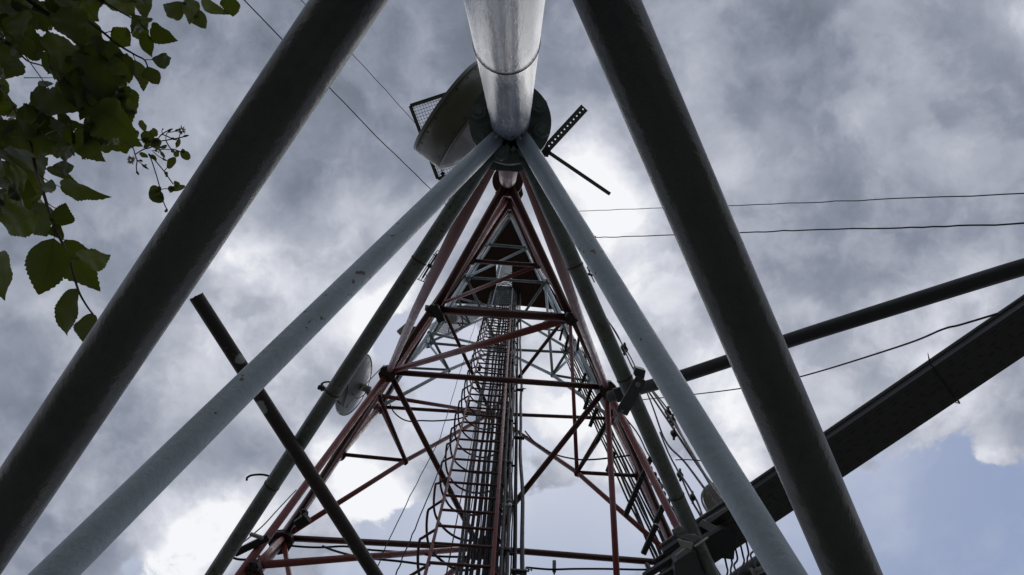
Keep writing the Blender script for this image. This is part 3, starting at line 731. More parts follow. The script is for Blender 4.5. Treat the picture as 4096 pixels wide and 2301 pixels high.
# ------------------------------------------------------------------ cable tray, conduits and brackets on the right
def ext(a, b, wa, wb, name, parent): pass
TA, TB = at(2700, 2268, 2.10), at(4260, 1213, 1.98)
TB = TA + (TB - TA).normalized() * (TB - TA).length
tray = thing('cable_tray', 'long slotted grey cable tray rising to the right edge behind the big dark pipe', 'cable tray', TA)
d = (TB - TA).normalized(); side = d.cross(Vector((0, 0, 1))).normalized(); nup = side.cross(d).normalized()
TW = .134
bm = BM(); uvl = bm.loops.layers.uv.new('UVMap')
n = 30; L_ = (TB - TA).length
def tr(u, v, z): return TA + d * u + side * v + nup * z
grid = []
for i in range(n + 1):
    u = L_ * i / n
    wv = .004 * math.exp(-((u - .78) / .12) ** 2)
    grid.append([(bm.verts.new(tr(u, v, z + (wv if abs(v) > .07 and z > .005 else 0))), u, vv) for v, z, vv in ((-TW / 2 - wv * 2, .032, -.12), (-TW / 2, 0, -.075), (-.03, 0, -.03), (.03, 0, .03), (TW / 2, 0, .075), (TW / 2, .032, .12))])
for A_, B_ in zip(grid, grid[1:]):
    for k in range(5):
        q = (A_[k], B_[k], B_[k + 1], A_[k + 1]); f = bm.faces.new([x[0] for x in q])
        for lp, x in zip(f.loops, q): lp[uvl].uv = (x[1], x[2])
bmesh.ops.recalc_face_normals(bm, faces=bm.faces[:])
o = obj('tray_body', bm, 'slotted_tray_steel', tray, False)
md = o.modifiers.new('thickness', 'SOLIDIFY'); md.thickness = .0016
for s in (-1, 1):
    bm = BM(); flatbar(bm, tr(0, s * (TW / 2 + .004), .033), tr(L_, s * (TW / 2 + .004), .033), .009, .003, nup); obj('tray_lip', bm, 'galvanised_steel', tray)
for i, (y0, lb) in enumerate(((.30, 'short black cable tie tail poking from the lower edge of the slotted tray'), (1.02, 'black cable tie strapped across the slotted tray, its tail sticking out'))):
    u = (at(3780, 1545, 2.03) - TA).dot(d) if i else (at(3120, 2120, 2.08) - TA).dot(d)
    c = thing('cable_tie', lb, 'cable tie', tr(u, 0, -.004), 'cable ties on the tray')
    bm = BM()
    if i: tube(bm, [tr(u, -.09, .034), tr(u, -.077, .0), tr(u, -.07, -.003), tr(u + .002, .07, -.003), tr(u, .078, .0)], .0026, 6)
    else: tube(bm, [tr(u, .06, -.003), tr(u, .076, -.003), tr(u, .079, .03)], .0026, 6)
    obj('strap', bm, 'black_steel', c)
    bm = BM(); tube(bm, [tr(u, .077, -.004), tr(u + .004, .10, -.010), tr(u + .010, .125, -.020)], [.003, .0022, .0009], 6); obj('tail', bm, 'black_steel', c)
# cables lying in the tray
for i in range(5):
    pts = [tr(L_ * k / 14 - .05, -.05 + .024 * i + random.uniform(-.006, .006), .016 + .004 * (i % 2)) for k in range(15)]
    tag(obj('tray_cable', tube(BM(), spline(pts, 3), .009, 8), 'cable_rubber'), 'black cable lying inside the slotted tray', 'cable', 'cables lying in the tray')
cond = spline([at(2440, 1588, 2.62), at(2570, 1552, 2.5), at(2720, 1508, 2.38), at(2950, 1432, 2.25), at(3200, 1348, 2.12), at(3600, 1222, 1.98), at(4000, 1097, 1.86), at(4300, 1010, 1.8)], 8)
cond_o = thing('conduit_pipe', 'smooth black conduit curving up to the right edge above the cable tray', 'pipe', cond[0])
obj('pipe', tube(BM(), cond, .0235, 20), 'black_steel', cond_o)
low = [at(2840, 2420, 2.3), at(2965, 2325, 2.3), at(3020, 2286, 2.3), at(3072, 2248, 2.3)]
c = thing('support_pipe', 'short black pipe crossing the bottom edge below the slotted tray', 'pipe', low[1])
obj('pipe', tube(BM(), low, .041, 20), 'black_steel', c); obj('end_cap', tube(BM(), [low[-1], low[-1] + (low[-1] - low[-2]).normalized() * .01], .043, 20), 'black_steel', c)
pcable('earth_wire', 'thin dark wire sagging from the tray edge towards the mast right of the conduit', [(3990, 1255, 1.95), (3840, 1300, 2.05), (3770, 1318, 2.1), (3600, 1385, 2.3), (3210, 1505, 2.9), (2990, 1550, 3.4), (2775, 1578, 4.0), (2560, 1600, 4.6)], .0032, cat='wire')
c = thing('anchor_bolt', 'short bolt with a flat head sticking out near the bottom right of the pale pipe', 'bolt', at(3060, 2280, 1.9))
bm = BM(); tube(bm, [at(3010, 2295, 1.9), at(3075, 2262, 1.9)], .0095, 12); obj('shank', bm, 'galvanised_steel', c)
bm = BM(); q0 = at(3014, 2293, 1.9); disc(bm, q0, at(3075, 2262, 1.9) - q0, .017, .010, 20, .002); obj('head', bm, 'galvanised_steel', c)

br = thing('pipe_clamp', 'dark steel plate clamp joining the black conduit to the grey pipe near the red hub', 'clamp', at(2525, 1585, 1.93))
Z = Vector((0, 0, 1))
obj('clamp_plate', prism(BM(), [at(x, y, 1.925) for x, y in ((2546, 1503), (2584, 1523), (2508, 1664), (2464, 1640))], Z, .008, .0015), 'dark_bracket_steel', br)
obj('angle_iron', prism(BM(), [at(x, y, 1.97) for x, y in ((2538, 1466), (2580, 1478), (2572, 1517), (2556, 1506), (2536, 1502))], Z, .03, .0015), 'dark_bracket_steel', br)
obj('back_plate', prism(BM(), [at(x, y, 2.07) for x, y in ((2450, 1556), (2488, 1546), (2500, 1600), (2470, 1610))], Z, .012, .0015), 'dark_bracket_steel', br)
bm = BM(); disc(bm, at(2551, 1538, 1.917), Z, .008, .008, 6); tube(bm, [at(2490, 1640, 1.92), at(2462, 1688, 1.96)], .005, 8); obj('bolt', bm, 'galvanised_steel', br)

b2 = thing('tray_bracket', 'heavy bracket of angle plates clamping the tray to the grey pipe at the lower right', 'bracket', at(2760, 2170, 1.95))
def plate(nm, pts, h, th, mat): return obj(nm, prism(BM(), [at(x, y, h) for x, y in pts], Z, th, .0012), mat, b2)
plate('angle_plate', ((2686, 2121), (2717, 2102), (2741, 2120), (2748, 2137), (2712, 2143), (2693, 2140)), 1.93, .006, 'galvanised_steel')
plate('angle_plate', ((2708, 2144), (2775, 2170), (2799, 2149), (2778, 2138), (2748, 2136)), 1.92, .006, 'galvanised_steel')
plate('flange_plate', ((2706, 2156), (2773, 2173), (2764, 2196), (2719, 2180)), 1.94, .012, 'beige_plastic')
plate('back_plate', ((2796, 2098), (2812, 2078), (2870, 2108), (2842, 2128), (2806, 2108)), 1.98, .006, 'galvanised_steel')
plate('side_plate', ((2815, 2082), (2915, 2024), (2922, 2032), (2840, 2090), (2826, 2100)), 2.0, .006, 'galvanised_steel')
plate('channel', ((2775, 2172), (2880, 2108), (2940, 2120), (2930, 2230), (2800, 2215)), 2.035, .03, 'black_steel')
plate('housing', ((2690, 2235), (2736, 2195), (2776, 2192), (2802, 2270), (2822, 2330), (2700, 2330)), 1.97, .05, 'dark_bracket_steel')
plate('housing', ((2700, 2222), (2740, 2192), (2765, 2196), (2755, 2206), (2712, 2236)), 1.94, .012, 'galvanised_steel')
for a, b in (((2575, 2308), (2700, 2228)), ((2610, 2330), (2760, 2240)), ((2660, 2350), (2800, 2262))):
    bm = BM(); flatbar(bm, at(a[0], a[1], 2.0), at(b[0], b[1], 2.0), .018, .02, Z, .002); obj('bracket_arm', bm, 'black_steel', b2)
bm = BM(); tube(bm, [at(2684, 2158, 1.93), at(2706, 2142, 1.93)], .006, 12); disc(bm, at(2703, 2144, 1.93), at(2706, 2142, 1.93) - at(2684, 2158, 1.93), .011, .006, 6); obj('bolt', bm, 'dark_bracket_steel', b2)
bm = BM(); flatbar(bm, at(2778, 2186, 1.90), at(2832, 2150, 1.90), .004, .004, Z); obj('edge_strip', bm, 'dish_white', b2)
for k in range(9):
    x = 2900 + k * 22
    pcable('tray_drop_cable', 'dark cable end dropping from the underside of the tray bracket', [(x - 8, 2200 - k * 13, 2.09), (x + 6, 2262 - k * 13, 2.08), (x + 10 - (k % 3) * 9, 2292 - k * 14, 2.12), (x - 10 + (k % 3) * 12, 2335 - k * 13, 2.2)], .0032, group='cable ends under the tray bracket', n=4)

# dark rusty pipe, open at its upper end
pa, pb = at(785, 1186, 1.952), at(1560, 2392, 1.952)
dp = (pb - pa).normalized(); up_ = Vector((0, 0, 1))
c = thing('loose_pipe', 'dark rusty pipe with a cut open end crossing under the left grey pipes', 'pipe', pa)
bm = BM(); ro, ri = .0205, .0175
pts = sub(pa, pb, 24); seg = 26
a, s, n = frame(dp); rings = []
for i, p in enumerate(pts):
    rings.append([bm.verts.new(p + (s * math.cos(2 * math.pi * k / seg) + n * math.sin(2 * math.pi * k / seg)) * ro + (dp * random.uniform(-.002, .002) if i == 0 else dp * 0)) for k in range(seg)])
inn = [[bm.verts.new(p + (s * math.cos(2 * math.pi * k / seg) + n * math.sin(2 * math.pi * k / seg)) * ri) for k in range(seg)] for p in (pa, pa + dp * .3)]
for A_, B_ in zip(rings, rings[1:]):
    for k in range(seg): bm.faces.new((A_[k], A_[(k + 1) % seg], B_[(k + 1) % seg], B_[k]))
for k in range(seg):
    bm.faces.new((inn[0][k], rings[0][k], rings[0][(k + 1) % seg], inn[0][(k + 1) % seg])); bm.faces.new((inn[1][k], inn[0][k], inn[0][(k + 1) % seg], inn[1][(k + 1) % seg]))
bm.faces.new(rings[-1])
bmesh.ops.recalc_face_normals(bm, faces=bm.faces[:])
obj('pipe', bm, 'rusty_pipe_steel', c)
mt_ = MATS['rusty_pipe_steel']; t = NT(mt_.node_tree); b_ = t.n['Principled BSDF']; co_ = t.new('ShaderNodeTexCoord').outputs['Object']
nz = t.vmath('SCALE', t.vmath('SUBTRACT', t.noise(co_, 40, 4, .6).outputs['Color'], (.5, .5, .5)), scale=.03)
acc_ = None
for (x, y, r_) in ((968, 1432, .020), (1038, 1632, .026), (955, 1408, .008)):
    p_ = at(x, y, 1.935); dd_ = t.vmath('SUBTRACT', t.vmath('ADD', co_, nz), tuple(p_))
    q_ = t.range(t.vmath('LENGTH', dd_), r_, r_ * .8); acc_ = q_ if acc_ is None else t.math('MAXIMUM', acc_, q_)
old_ = b_.inputs['Base Color'].links[0].from_socket
t.l.new(t.mix(acc_, old_, (.30, .32, .32, 1)), b_.inputs['Base Color'])

# ------------------------------------------------------------------ antennas and dishes


def dish(root, c, ax, r, depth, shroud=0.0, mat='dish_white', shell='dish_olive', seg=56, rim=.012):
    """reflector whose back bulges towards -ax and whose mouth looks along ax"""
    prof = [(0, -depth)] + [(r * math.sin(t), -depth * (1 - math.sin(t) ** 2)) for t in [i * math.pi / 2 / 14 for i in range(1, 15)]]
    bm = lathe(BM(), c, ax, prof, seg)
    o = obj('reflector', bm, mat, root); md = o.modifiers.new('t', 'SOLIDIFY'); md.thickness = .006
    bm = lathe(BM(), c, ax, [(r + rim, -.012), (r + rim, .014), (r - .004, .014)], seg); o = obj('rim', bm, mat, root)
    if shroud:
        o = obj('shroud', lathe(BM(), c, ax, [(r + .004, .0), (r + .004, shroud)], seg), shell, root); md = o.modifiers.new('t', 'SOLIDIFY'); md.thickness = .004
        obj('front_rim', lathe(BM(), c, ax, [(r + .003, shroud - .02), (r + rim, shroud - .018), (r + rim, shroud + .012), (r, shroud + .014)], seg), mat, root)
        obj('radome', lathe(BM(), c, ax, [(r, shroud + .006), (r * .5, shroud + .03), (0, shroud + .04)], seg), mat, root)
        a, s, n = frame(ax); bm = BM()
        for k in range(20):
            an = 2 * math.pi * k / 20
            for z in (.05, shroud - .05):
                rd = s * math.cos(an) + n * math.sin(an)
                disc(bm, c + ax * z + rd * (r + .006), rd, .009, .008, 8)
        obj('rivets', bm, 'black_steel', root)
hA = 7.1
axA = Vector((-.80, -.60, 0)).normalized()
cA = at(1890, 508, hA)
dA = thing('microwave_dish', 'large white drum shaped microwave dish beside the round bolted flange', 'dish antenna', cA)
dish(dA, cA, axA, .535, .22, .32, 'dish_grey', 'dish_olive')
bm = BM(); tube(bm, [cA - axA * .14, cA - axA * .32], [.15, .11], 28); obj('hub', bm, 'dish_grey', dA)
bm = BM(); tube(bm, [cA - axA * .30, corner('N', 0, hA / S)], .03, 14); tube(bm, [cA - axA * .30 - Z * .5, cA - axA * .30 + Z * .5], .035, 16); obj('mount', bm, 'galvanised_steel', dA)
# wire mesh platform behind it
hm = 8.3
mp = thing('mesh_platform', 'small framed wire mesh platform behind the drum shaped dish', 'platform', at(1740, 570, hm))
q = [at(1642, 424, hm), at(1905, 338, hm), at(2010, 632, hm), at(1752, 716, hm)]
for i in range(4):
    bm = BM(); flatbar(bm, q[i], q[(i + 1) % 4], .042, .05, Z, .003); obj('frame_bar', bm, 'green_grey_steel', mp)
bm = BM()
for i in range(1, 24):
    t_ = i / 24
    flatbar(bm, q[0].lerp(q[1], t_), q[3].lerp(q[2], t_), .0042, .0042, Z); flatbar(bm, q[0].lerp(q[3], t_) + Z * .004, q[1].lerp(q[2], t_) + Z * .004, .0042, .0042, Z)
obj('mesh', bm, 'fence_wire', mp, False)
bm = BM(); flatbar(bm, at(1765, 700, hm - .05), at(1776, 690, hm - .05), .04, .03, Z, .003); obj('clip', bm, 'black_steel', mp)

# perforated strip and thin arm at the right of the flange
hs = 3.95
ps = thing('perforated_strip', 'dark steel strip with a row of round holes pointing up right from the flange', 'steel strip', at(2188, 600, hs))
p0, p1 = at(2178, 604, hs), at(2338, 431, hs)
a, s, n = frame(p1 - p0, Z); L = (p1 - p0).length; nh = 13; w = px_size(35, hs) / 2; hr = .0045
bm = BM(); step = L / nh
for i in range(nh):
    c0 = p0 + a * step * (i + .5)
    outer = []; inner = []
    for k in range(16):
        an = 2 * math.pi * (k + .5) / 16; cx_, cy_ = math.cos(an), math.sin(an)
        m_ = max(abs(cx_), abs(cy_))
        outer.append(bm.verts.new(c0 + a * (cx_ / m_ * step / 2) + s * (cy_ / m_ * w)))
        inner.append(bm.verts.new(c0 + a * cx_ * hr + s * cy_ * hr))
    for k in range(16): bm.faces.new((outer[k], outer[(k + 1) % 16], inner[(k + 1) % 16], inner[k]))
    for k, cc in ((1, (1, 1)), (5, (-1, 1)), (9, (-1, -1)), (13, (1, -1))):
        v = bm.verts.new(c0 + a * (cc[0] * step / 2) + s * (cc[1] * w)); bm.faces.new((outer[k], v, outer[(k + 1) % 16]))
bmesh.ops.remove_doubles(bm, verts=bm.verts[:], dist=1e-5)
bmesh.ops.recalc_face_normals(bm, faces=bm.faces[:])
o = obj('strip', bm, 'green_grey_steel', ps, False); md = o.modifiers.new('t', 'SOLIDIFY'); md.thickness = .004
bm = BM(); flatbar(bm, at(2160, 606, hs + .03), at(2196, 612, hs + .03), .05, .03, Z, .003); obj('foot', bm, 'black_steel', ps)
arm = thing('thin_arm', 'thin square steel arm slanting down right from the flange', 'steel arm', at(2195, 612, hs))
bm = BM(); flatbar(bm, at(2192, 608, hs), at(2440, 777, hs), px_size(14, hs), .018, Z, .002); obj('bar', bm, 'green_grey_steel', arm)
bm = BM(); flatbar(bm, at(2172, 616, hs - .02), at(2198, 598, hs - .02), .034, .03, Z, .003); flatbar(bm, at(2180, 624, hs - .03), at(2200, 608, hs - .03), .02, .03, Z, .003); obj('clamp', bm, 'black_steel', arm)

# back of a dish by the left leg
hB = 9.4
axB = Vector((-.93, -.24, .28)).normalized(); cB = at(1418, 1538, hB)
dB = thing('round_dish', 'white round dish seen from behind, half hidden by the left grey pipe', 'dish antenna', cB)
dish(dB, cB, axB, .45, .10, 0, 'dish_grey')
bm = BM(); tube(bm, [cB - axB * .08, cB - axB * .25], .05, 18); tube(bm, [cB - axB * .2, P_('L', 5) - Z * .2], .035, 14); obj('mount', bm, 'galvanised_steel', dB)
a, s, n = frame(axB); bm = BM()
tube(bm, spline([cB - axB * .075 + n * .30 + s * .05, cB - axB * .14 + n * .12 + s * .12, cB - axB * .14 - n * .1 + s * .14, cB - axB * .10 - n * .22 + s * .05], 5), .006, 8)
tube(bm, spline([cB - axB * .03 - n * .34 - s * .2, cB - axB * .07 - n * .33, cB - axB * .05 - n * .30 + s * .25], 5), .006, 8)
obj('back_brace', bm, 'black_steel', dB)
fd = thing('radio_unit', 'small dark radio unit with a curved lead left of the half hidden dish', 'radio', at(1290, 1548, 8.6))
hh = 8.6
bm = BM(); flatbar(bm, at(1272, 1548, hh), at(1300, 1556, hh), .055, .05, Z, .006); flatbar(bm, at(1282, 1540, hh), at(1294, 1562, hh), .05, .06, Z, .004); obj('body', bm, 'dark_bracket_steel', fd)
bm = BM(); tube(bm, spline([at(1284, 1538, hh), at(1294, 1531, hh), at(1310, 1528, hh), at(1335, 1530, hh)], 5), .012, 8); obj('lead', bm, 'black_steel', fd)
bm = BM(); tube(bm, spline([at(1288, 1556, hh), at(1300, 1566, hh), at(1330, 1585, hh), at(1362, 1616, hh)], 5), .012, 8); obj('arm', bm, 'dark_bracket_steel', fd)
# spotted dish at lower right
hC = 4.4; cC = at(2912, 2022, hC); axC = Vector((-.55, .35, -.75)).normalized()
dC = thing('spotted_dish', 'pale dish with rust coloured spots behind the lower right pipe', 'dish antenna', cC)
dish(dC, cC, axC, .175, .04, .0, 'spotted_dish', rim=.012)
bm = BM(); tube(bm, [cC - axC * .03, cC - axC * .2], .03, 14); obj('mount', bm, 'galvanised_steel', dC)
# small aerials near the left edge of the mast
ha = 8.6
ae = thing('dipole_aerial', 'small black wire aerial between the left grey pipe and the red pipes', 'aerial', at(1710, 1070, ha))
bm = BM(); flatbar(bm, at(1749, 1015, ha), at(1690, 1112, ha), .024, .02, Z, .002); obj('boom', bm, 'black_steel', ae)
bm = BM(); flatbar(bm, at(1712, 1060, ha - .02), at(1728, 1068, ha - .02), .045, .05, Z, .004); obj('clamp', bm, 'black_steel', ae)
bm = BM()
for pts in ([(1674, 1118), (1745, 1008), (1752, 1002), (1758, 1008)], [(1684, 1122), (1742, 1024)], [(1694, 1126), (1752, 1030)], [(1668, 1116), (1700, 1130)], [(1732, 1018), (1748, 1026)], [(1702, 1098), (1710, 1106)]):
    tube(bm, [at(x, y, ha) for x, y in pts], .0055, 6)
obj('wire_element', bm, 'fence_wire', ae)
ae2 = thing('rod_aerial', 'small dark rod aerial peeping past the right grey pipe', 'aerial', at(2362, 1098, 9))
bm = BM(); tube(bm, [at(2348, 1068, 9), at(2378, 1130, 9)], .008, 8); tube(bm, [at(2356, 1078, 9), at(2366, 1108, 9)], .006, 8); obj('rod', bm, 'fence_wire', ae2)
bm = BM(); flatbar(bm, at(2350, 1096, 9), at(2372, 1102, 9), .03, .03, Z, .003); obj('clamp', bm, 'black_steel', ae2)
pn = thing('panel_antenna', 'pale panel antenna with dangling leads poking out left of the pink pipe', 'antenna', at(1620, 1325, 10.5))
hp = 10.5
bm = BM(); flatbar(bm, at(1594, 1334, hp), at(1650, 1286, hp), .10, .05, Z, .01); obj('panel', bm, 'dish_white', pn)
bm = BM(); flatbar(bm, at(1640, 1352, hp), at(1668, 1312, hp), .12, .10, Z, .015); obj('back_box', bm, 'black_steel', pn)
bm = BM()
for k in range(3): tube(bm, spline([at(1640 + 8 * k, 1350, hp), at(1632 + 7 * k, 1372, hp), at(1622 + 9 * k, 1384 - 3 * k, hp)], 4), .008, 6)
obj('lead', bm, 'cable_rubber', pn)
rd = thing('beige_radome', 'rounded beige radio housing behind the thick red cross bar', 'radio', at(1815, 1268, 13.5))
hr_ = 13.5; cR = at(1808, 1268, hr_); bm = lathe(BM(), cR - Z * .2, Z, [(0, 0), (.10, .01), (.13, .05), (.14, .3), (.11, .36), (0, .38)], 28); obj('housing', bm, 'beige_plastic', rd)
bm = BM(); tube(bm, spline([cR + Vector((.14, .1, -.2)), cR + Vector((.22, .16, -.15)), cR + Vector((.2, .05, .1))], 5), .012, 8); obj('lead', bm, 'cable_rubber', rd)
# wire mesh walkway below the deck on the left
hw = 14.2
wk = thing('mesh_walkway', 'narrow wire mesh walkway outside the white left leg under the deck', 'walkway', at(1830, 1270, hw))
qq = [at(1700, 1310, hw), at(1905, 1196, hw), at(1960, 1238, hw), at(1805, 1348, hw)]
bm = BM()
for i in range(0, 23):
    t_ = i / 22; flatbar(bm, qq[0].lerp(qq[3], t_), qq[1].lerp(qq[2], t_), .009, .009, Z)
for i in range(0, 41):
    t_ = i / 40; flatbar(bm, qq[0].lerp(qq[1], t_) + Z * .009, qq[3].lerp(qq[2], t_) + Z * .009, .009, .009, Z)
obj('mesh', bm, 'galvanised_steel', wk, False)
bm = BM(); flatbar(bm, at(1796, 1308, hw - .04), at(1794, 1342, hw - .04), .02, .02, Z); flatbar(bm, at(1846, 1252, hw - .04), at(1845, 1276, hw - .04), .02, .02, Z); obj('support', bm, 'black_steel', wk)
# floodlight and clutter at the left hub
hf = 5.3
fl = thing('floodlight', 'black floodlight clamped above the left red hub', 'floodlight', at(1210, 2090, hf))
bm = BM(); flatbar(bm, at(1185, 2100, hf), at(1226, 2074, hf), .075, .05, Z, .006); obj('head', bm, 'black_steel', fl)
bm = BM(); flatbar(bm, at(1222, 2076, hf), at(1231, 2070, hf), .085, .06, Z, .004); obj('visor', bm, 'black_steel', fl)
bm = BM(); tube(bm, [at(1192, 2038, hf), at(1216, 2070, hf)], .006, 8); obj('stay', bm, 'dark_bracket_steel', fl)
bm = BM(); flatbar(bm, at(1212, 2056, hf + .1), at(1226, 2044, hf + .1), .07, .05, Z, .012); tag(obj('cable_gland', bm, 'black_steel'), 'small lumpy black fitting on the red leg above the floodlight', 'fitting')
bm = BM(); flatbar(bm, at(940, 2214, 4.0), at(1075, 2148, 4.0), .042, .03, Z, .004); tag(obj('stub_arm', bm, 'black_steel'), 'black stub arm between the left grey pipe and the red pipe', 'arm')
bm = BM(); flatbar(bm, at(1000, 2136, 3.6), at(1052, 2153, 3.6), .018, .02, Z, .003); tag(obj('lug_plate', bm, 'galvanised_steel'), 'short grey lug poking out right of the left grey pipe', 'lug')

# ------------------------------------------------------------------ wires across the sky and slack leads
WG = 'thin guy wires crossing the cloudy sky'
def wire(label, pts, r, kink=0.0):
    P = [at(x, y, h) for x, y, h in pts]
    Q = []
    for a, b in zip(P, P[1:]): Q += sub(a, b, 6)[:-1]
    Q.append(P[-1])
    Q = [p + Vector((random.uniform(-kink, kink), random.uniform(-kink, kink), random.uniform(-kink, kink))) for p in Q]
    tag(obj('guy_wire', tube(BM(), Q, r, 6), 'fence_wire'), label, 'wire', WG)
wire('upper left wire passing behind the top of the drum shaped dish', [(1195, -10, 8), (1395, 200, 8.6), (1540, 358, 9.2), (1672, 505, 9.8)], .004, .003)
wire('longer upper left wire reaching the pale pipe below the dish', [(965, -12, 6.4), (1112, 140, 6.8), (1300, 332, 7.3), (1500, 540, 7.9), (1728, 762, 8.8), (1800, 835, 9.2), (1850, 880, 9.5)], .0055, .003)
wire('upper one of two wires leading to the right edge', [(2230, 848, 12), (2480, 838, 11), (2930, 822, 8.5), (3280, 808, 7.2), (3480, 800, 6.6), (4150, 771, 5.2)], .005, .006)
wire('lower one of two wires leading to the right edge', [(2372, 950, 9.5), (2520, 947, 8.6), (2960, 932, 6.8), (3170, 922, 6.2), (3560, 912, 5.2), (3830, 905, 4.7), (4150, 893, 4.2)], .0058, .004)
c = at(2375, 950, 9.5); bm = BM(); box(bm, c, Vector((.03, 0, 0)), Vector((0, .02, 0)), Vector((0, 0, .02)), .004); tag(obj('wire_grip', bm, 'black_steel'), 'small black grip where the lower right wire ends by the pale pipe', 'fitting')
wire('left one of two thin wires dropping left of the ladder', [(1915, 1250, 13), (1830, 1520, 8.2), (1760, 1755, 6.2), (1640, 1985, 5.0), (1530, 2215, 4.2), (1490, 2320, 3.9)], .0035, .003)
wire('right one of two thin wires dropping left of the ladder', [(1830, 1700, 6.4), (1740, 1920, 5.3), (1668, 2095, 4.6), (1610, 2235, 4.15), (1570, 2330, 3.9)], .0045, .003)
SL = 'slack black leads hanging inside the mast'
pcable('slack_lead', 'slack lead drooping from the left red node to the ladder', [(1560, 1618, 9), (1575, 1648, 8.8), (1605, 1674, 8.5), (1640, 1686, 8.2), (1680, 1683, 8), (1740, 1684, 7.8), (1820, 1678, 7.5), (1870, 1665, 7.4)], .009, group=SL)
pcable('slack_lead', 'slack lead sagging from the red brace right of the ladder to the right leg', [(2100, 1725, 7.6), (2150, 1780, 7.2), (2220, 1818, 6.9), (2310, 1838, 6.6), (2380, 1838, 6.5), (2440, 1832, 6.4), (2520, 1822, 6.3)], .0085, group=SL)
pcable('slack_lead', 'slack lead under the lowest left cross bar by the red hub', [(1150, 2182, 5.4), (1215, 2188, 5.4), (1290, 2190, 5.4), (1380, 2186, 5.4), (1480, 2200, 5.3), (1650, 2212, 5.2), (1760, 2226, 5.1), (1890, 2228, 5.0)], .009, group=SL)
pcable('slack_lead', 'slack lead falling across the lowest left bars towards the bottom of the ladder', [(1290, 2185, 5.3), (1340, 2204, 5.2), (1420, 2225, 5.0), (1500, 2236, 4.9), (1600, 2246, 4.8), (1720, 2262, 4.7)], .009, group=SL)
pcable('slack_lead', 'slack lead along the lowest right cross bar, hung from a small clip', [(2105, 2270, 5.2), (2200, 2278, 5.2), (2300, 2276, 5.2), (2420, 2276, 5.2), (2560, 2279, 5.2), (2640, 2278, 5.2)], .0085, group=SL)
pcable('slack_lead', 'curved lead hooking out from the left grey pipe near the bottom', [(1040, 2225, 4.6), (990, 2238, 4.6), (950, 2237, 4.6), (928, 2228, 4.6)], .0085, group=SL)
pcable('slack_lead', 'thin lead rising along the left red pipe from the grey pipe', [(962, 2178, 4.2), (1010, 2140, 4.6), (1060, 2095, 5.0), (1110, 2040, 5.5), (1185, 1960, 6.0)], .005, group=SL)
pcable('slack_lead', 'thin lead running up outside the left red pipe past the round dish', [(1385, 1630, 7.4), (1420, 1585, 7.8), (1470, 1530, 8.4), (1535, 1462, 9)], .006, group=SL)
c = thing('hanging_clip', 'small black clip hanging from the lowest right cross bar', 'clip', at(2217, 2262, 5.3))
bm = BM(); flatbar(bm, at(2217, 2248, 5.35), at(2217, 2284, 5.2), .035, .03, None, .003); obj('body', bm, 'black_steel', c)
bm = BM(); tube(bm, [at(2217, 2282, 5.2), at(2217, 2298, 5.15)], .007, 8); obj('bolt', bm, 'black_steel', c)
c = thing('hanging_clip', 'grey bulb clip hanging from the lowest right cross bar near the bracket', 'clip', at(2593, 2262, 5.2))
bm = BM(); flatbar(bm, at(2586, 2255, 5.25), at(2600, 2284, 5.15), .04, .035, None, .01); obj('body', bm, 'dark_bracket_steel', c)
bm = BM(); tube(bm, [at(2599, 2280, 5.15), at(2602, 2290, 5.12)], .01, 8); obj('bolt', bm, 'black_steel', c)
pcable('bent_wire', 'bent stub of wire hooking out left of the lower left grey pipe', [(1085, 1907, 2.05), (1050, 1899, 2.05), (1010, 1901, 2.05), (990, 1910, 2.05), (987, 1922, 2.05)], .0035, 'fence_wire', 'wire')

# ------------------------------------------------------------------ elm tree overhanging from the left
def leaf(bm, uvl, p0, p1, w, normal, n=14, teeth=True, fold=.25, curl=.15, asym=.1, round_=False):
    ax = p1 - p0; L = ax.length; a = ax / L
    s = a.cross(normal).normalized(); nn = s.cross(a).normalized()
    mids = []; ed = {-1: [], 1: []}
    cv = random.uniform(-.10, .10) * L
    wv = [random.uniform(-.05, .05) for _ in range(4)]
    for i in range(n + 1):
        t = i / n
        if round_: wid = math.sin(math.pi * min(1, t * .92 + .04)) ** .6
        else: wid = (math.sin(math.pi * t ** .80) ** .80) * (1 - .25 * t) * 1.12 if 0 < t < 1 else 0
        if t > .93 and not round_: wid *= .75
        c = p0 + a * (L * t) + s * (cv * math.sin(math.pi * t)) - nn * (curl * L * t * t)
        mids.append((bm.verts.new(c), t))
        for sg in (-1, 1):
            tw = 0
            if teeth and 0 < i < n: tw = (.040 if i % 2 else -.028) * random.uniform(.4, 1.4)
            ww = w / 2 * (wid * (1 + sg * asym) + tw * (1 if wid > .05 else 0)) * (1 + (wv[0] if sg > 0 else wv[2]) * math.sin(t * 9 + sg + wv[3] * 40) * 3.2)
            fwd = (.28 * w * wid) * (1 if teeth else .3) * .5
            q = c + s * sg * ww + nn * (fold * ww) * (1 + .5 * math.sin(5 * t + wv[1] * 60)) + a * (fwd if i % 2 else fwd * .4) * (1 - t)
            q += nn * (.035 * w * math.sin(t * 17 + sg))
            ed[sg].append((bm.verts.new(q), t))
    for sg in (-1, 1):
        # an inner row so the blade bends softly
        inn = []
        for i in range(n + 1):
            m_, t = mids[i]; q, _ = ed[sg][i]
            inn.append((bm.verts.new(m_.co.lerp(q.co, .55) - nn * (.03 * w)), t))
        for i in range(n):
            for A_, B_, va, vb in ((mids, inn, 0, .55), (inn, ed[sg], .55, 1)):
                q = [(A_[i], va), (A_[i + 1], va), (B_[i + 1], vb), (B_[i], vb)]
                if sg > 0: q = q[::-1]
                f = bm.faces.new([x[0][0] for x in q])
                for lp, x in zip(f.loops, q): lp[uvl].uv = (x[0][1], x[1] * sg)
def facing(p, tilt):
    v = (EYE - p).normalized()
    return (v + Vector((random.uniform(-1, 1), random.uniform(-1, 1), random.uniform(-1, 1))) * tilt).normalized()

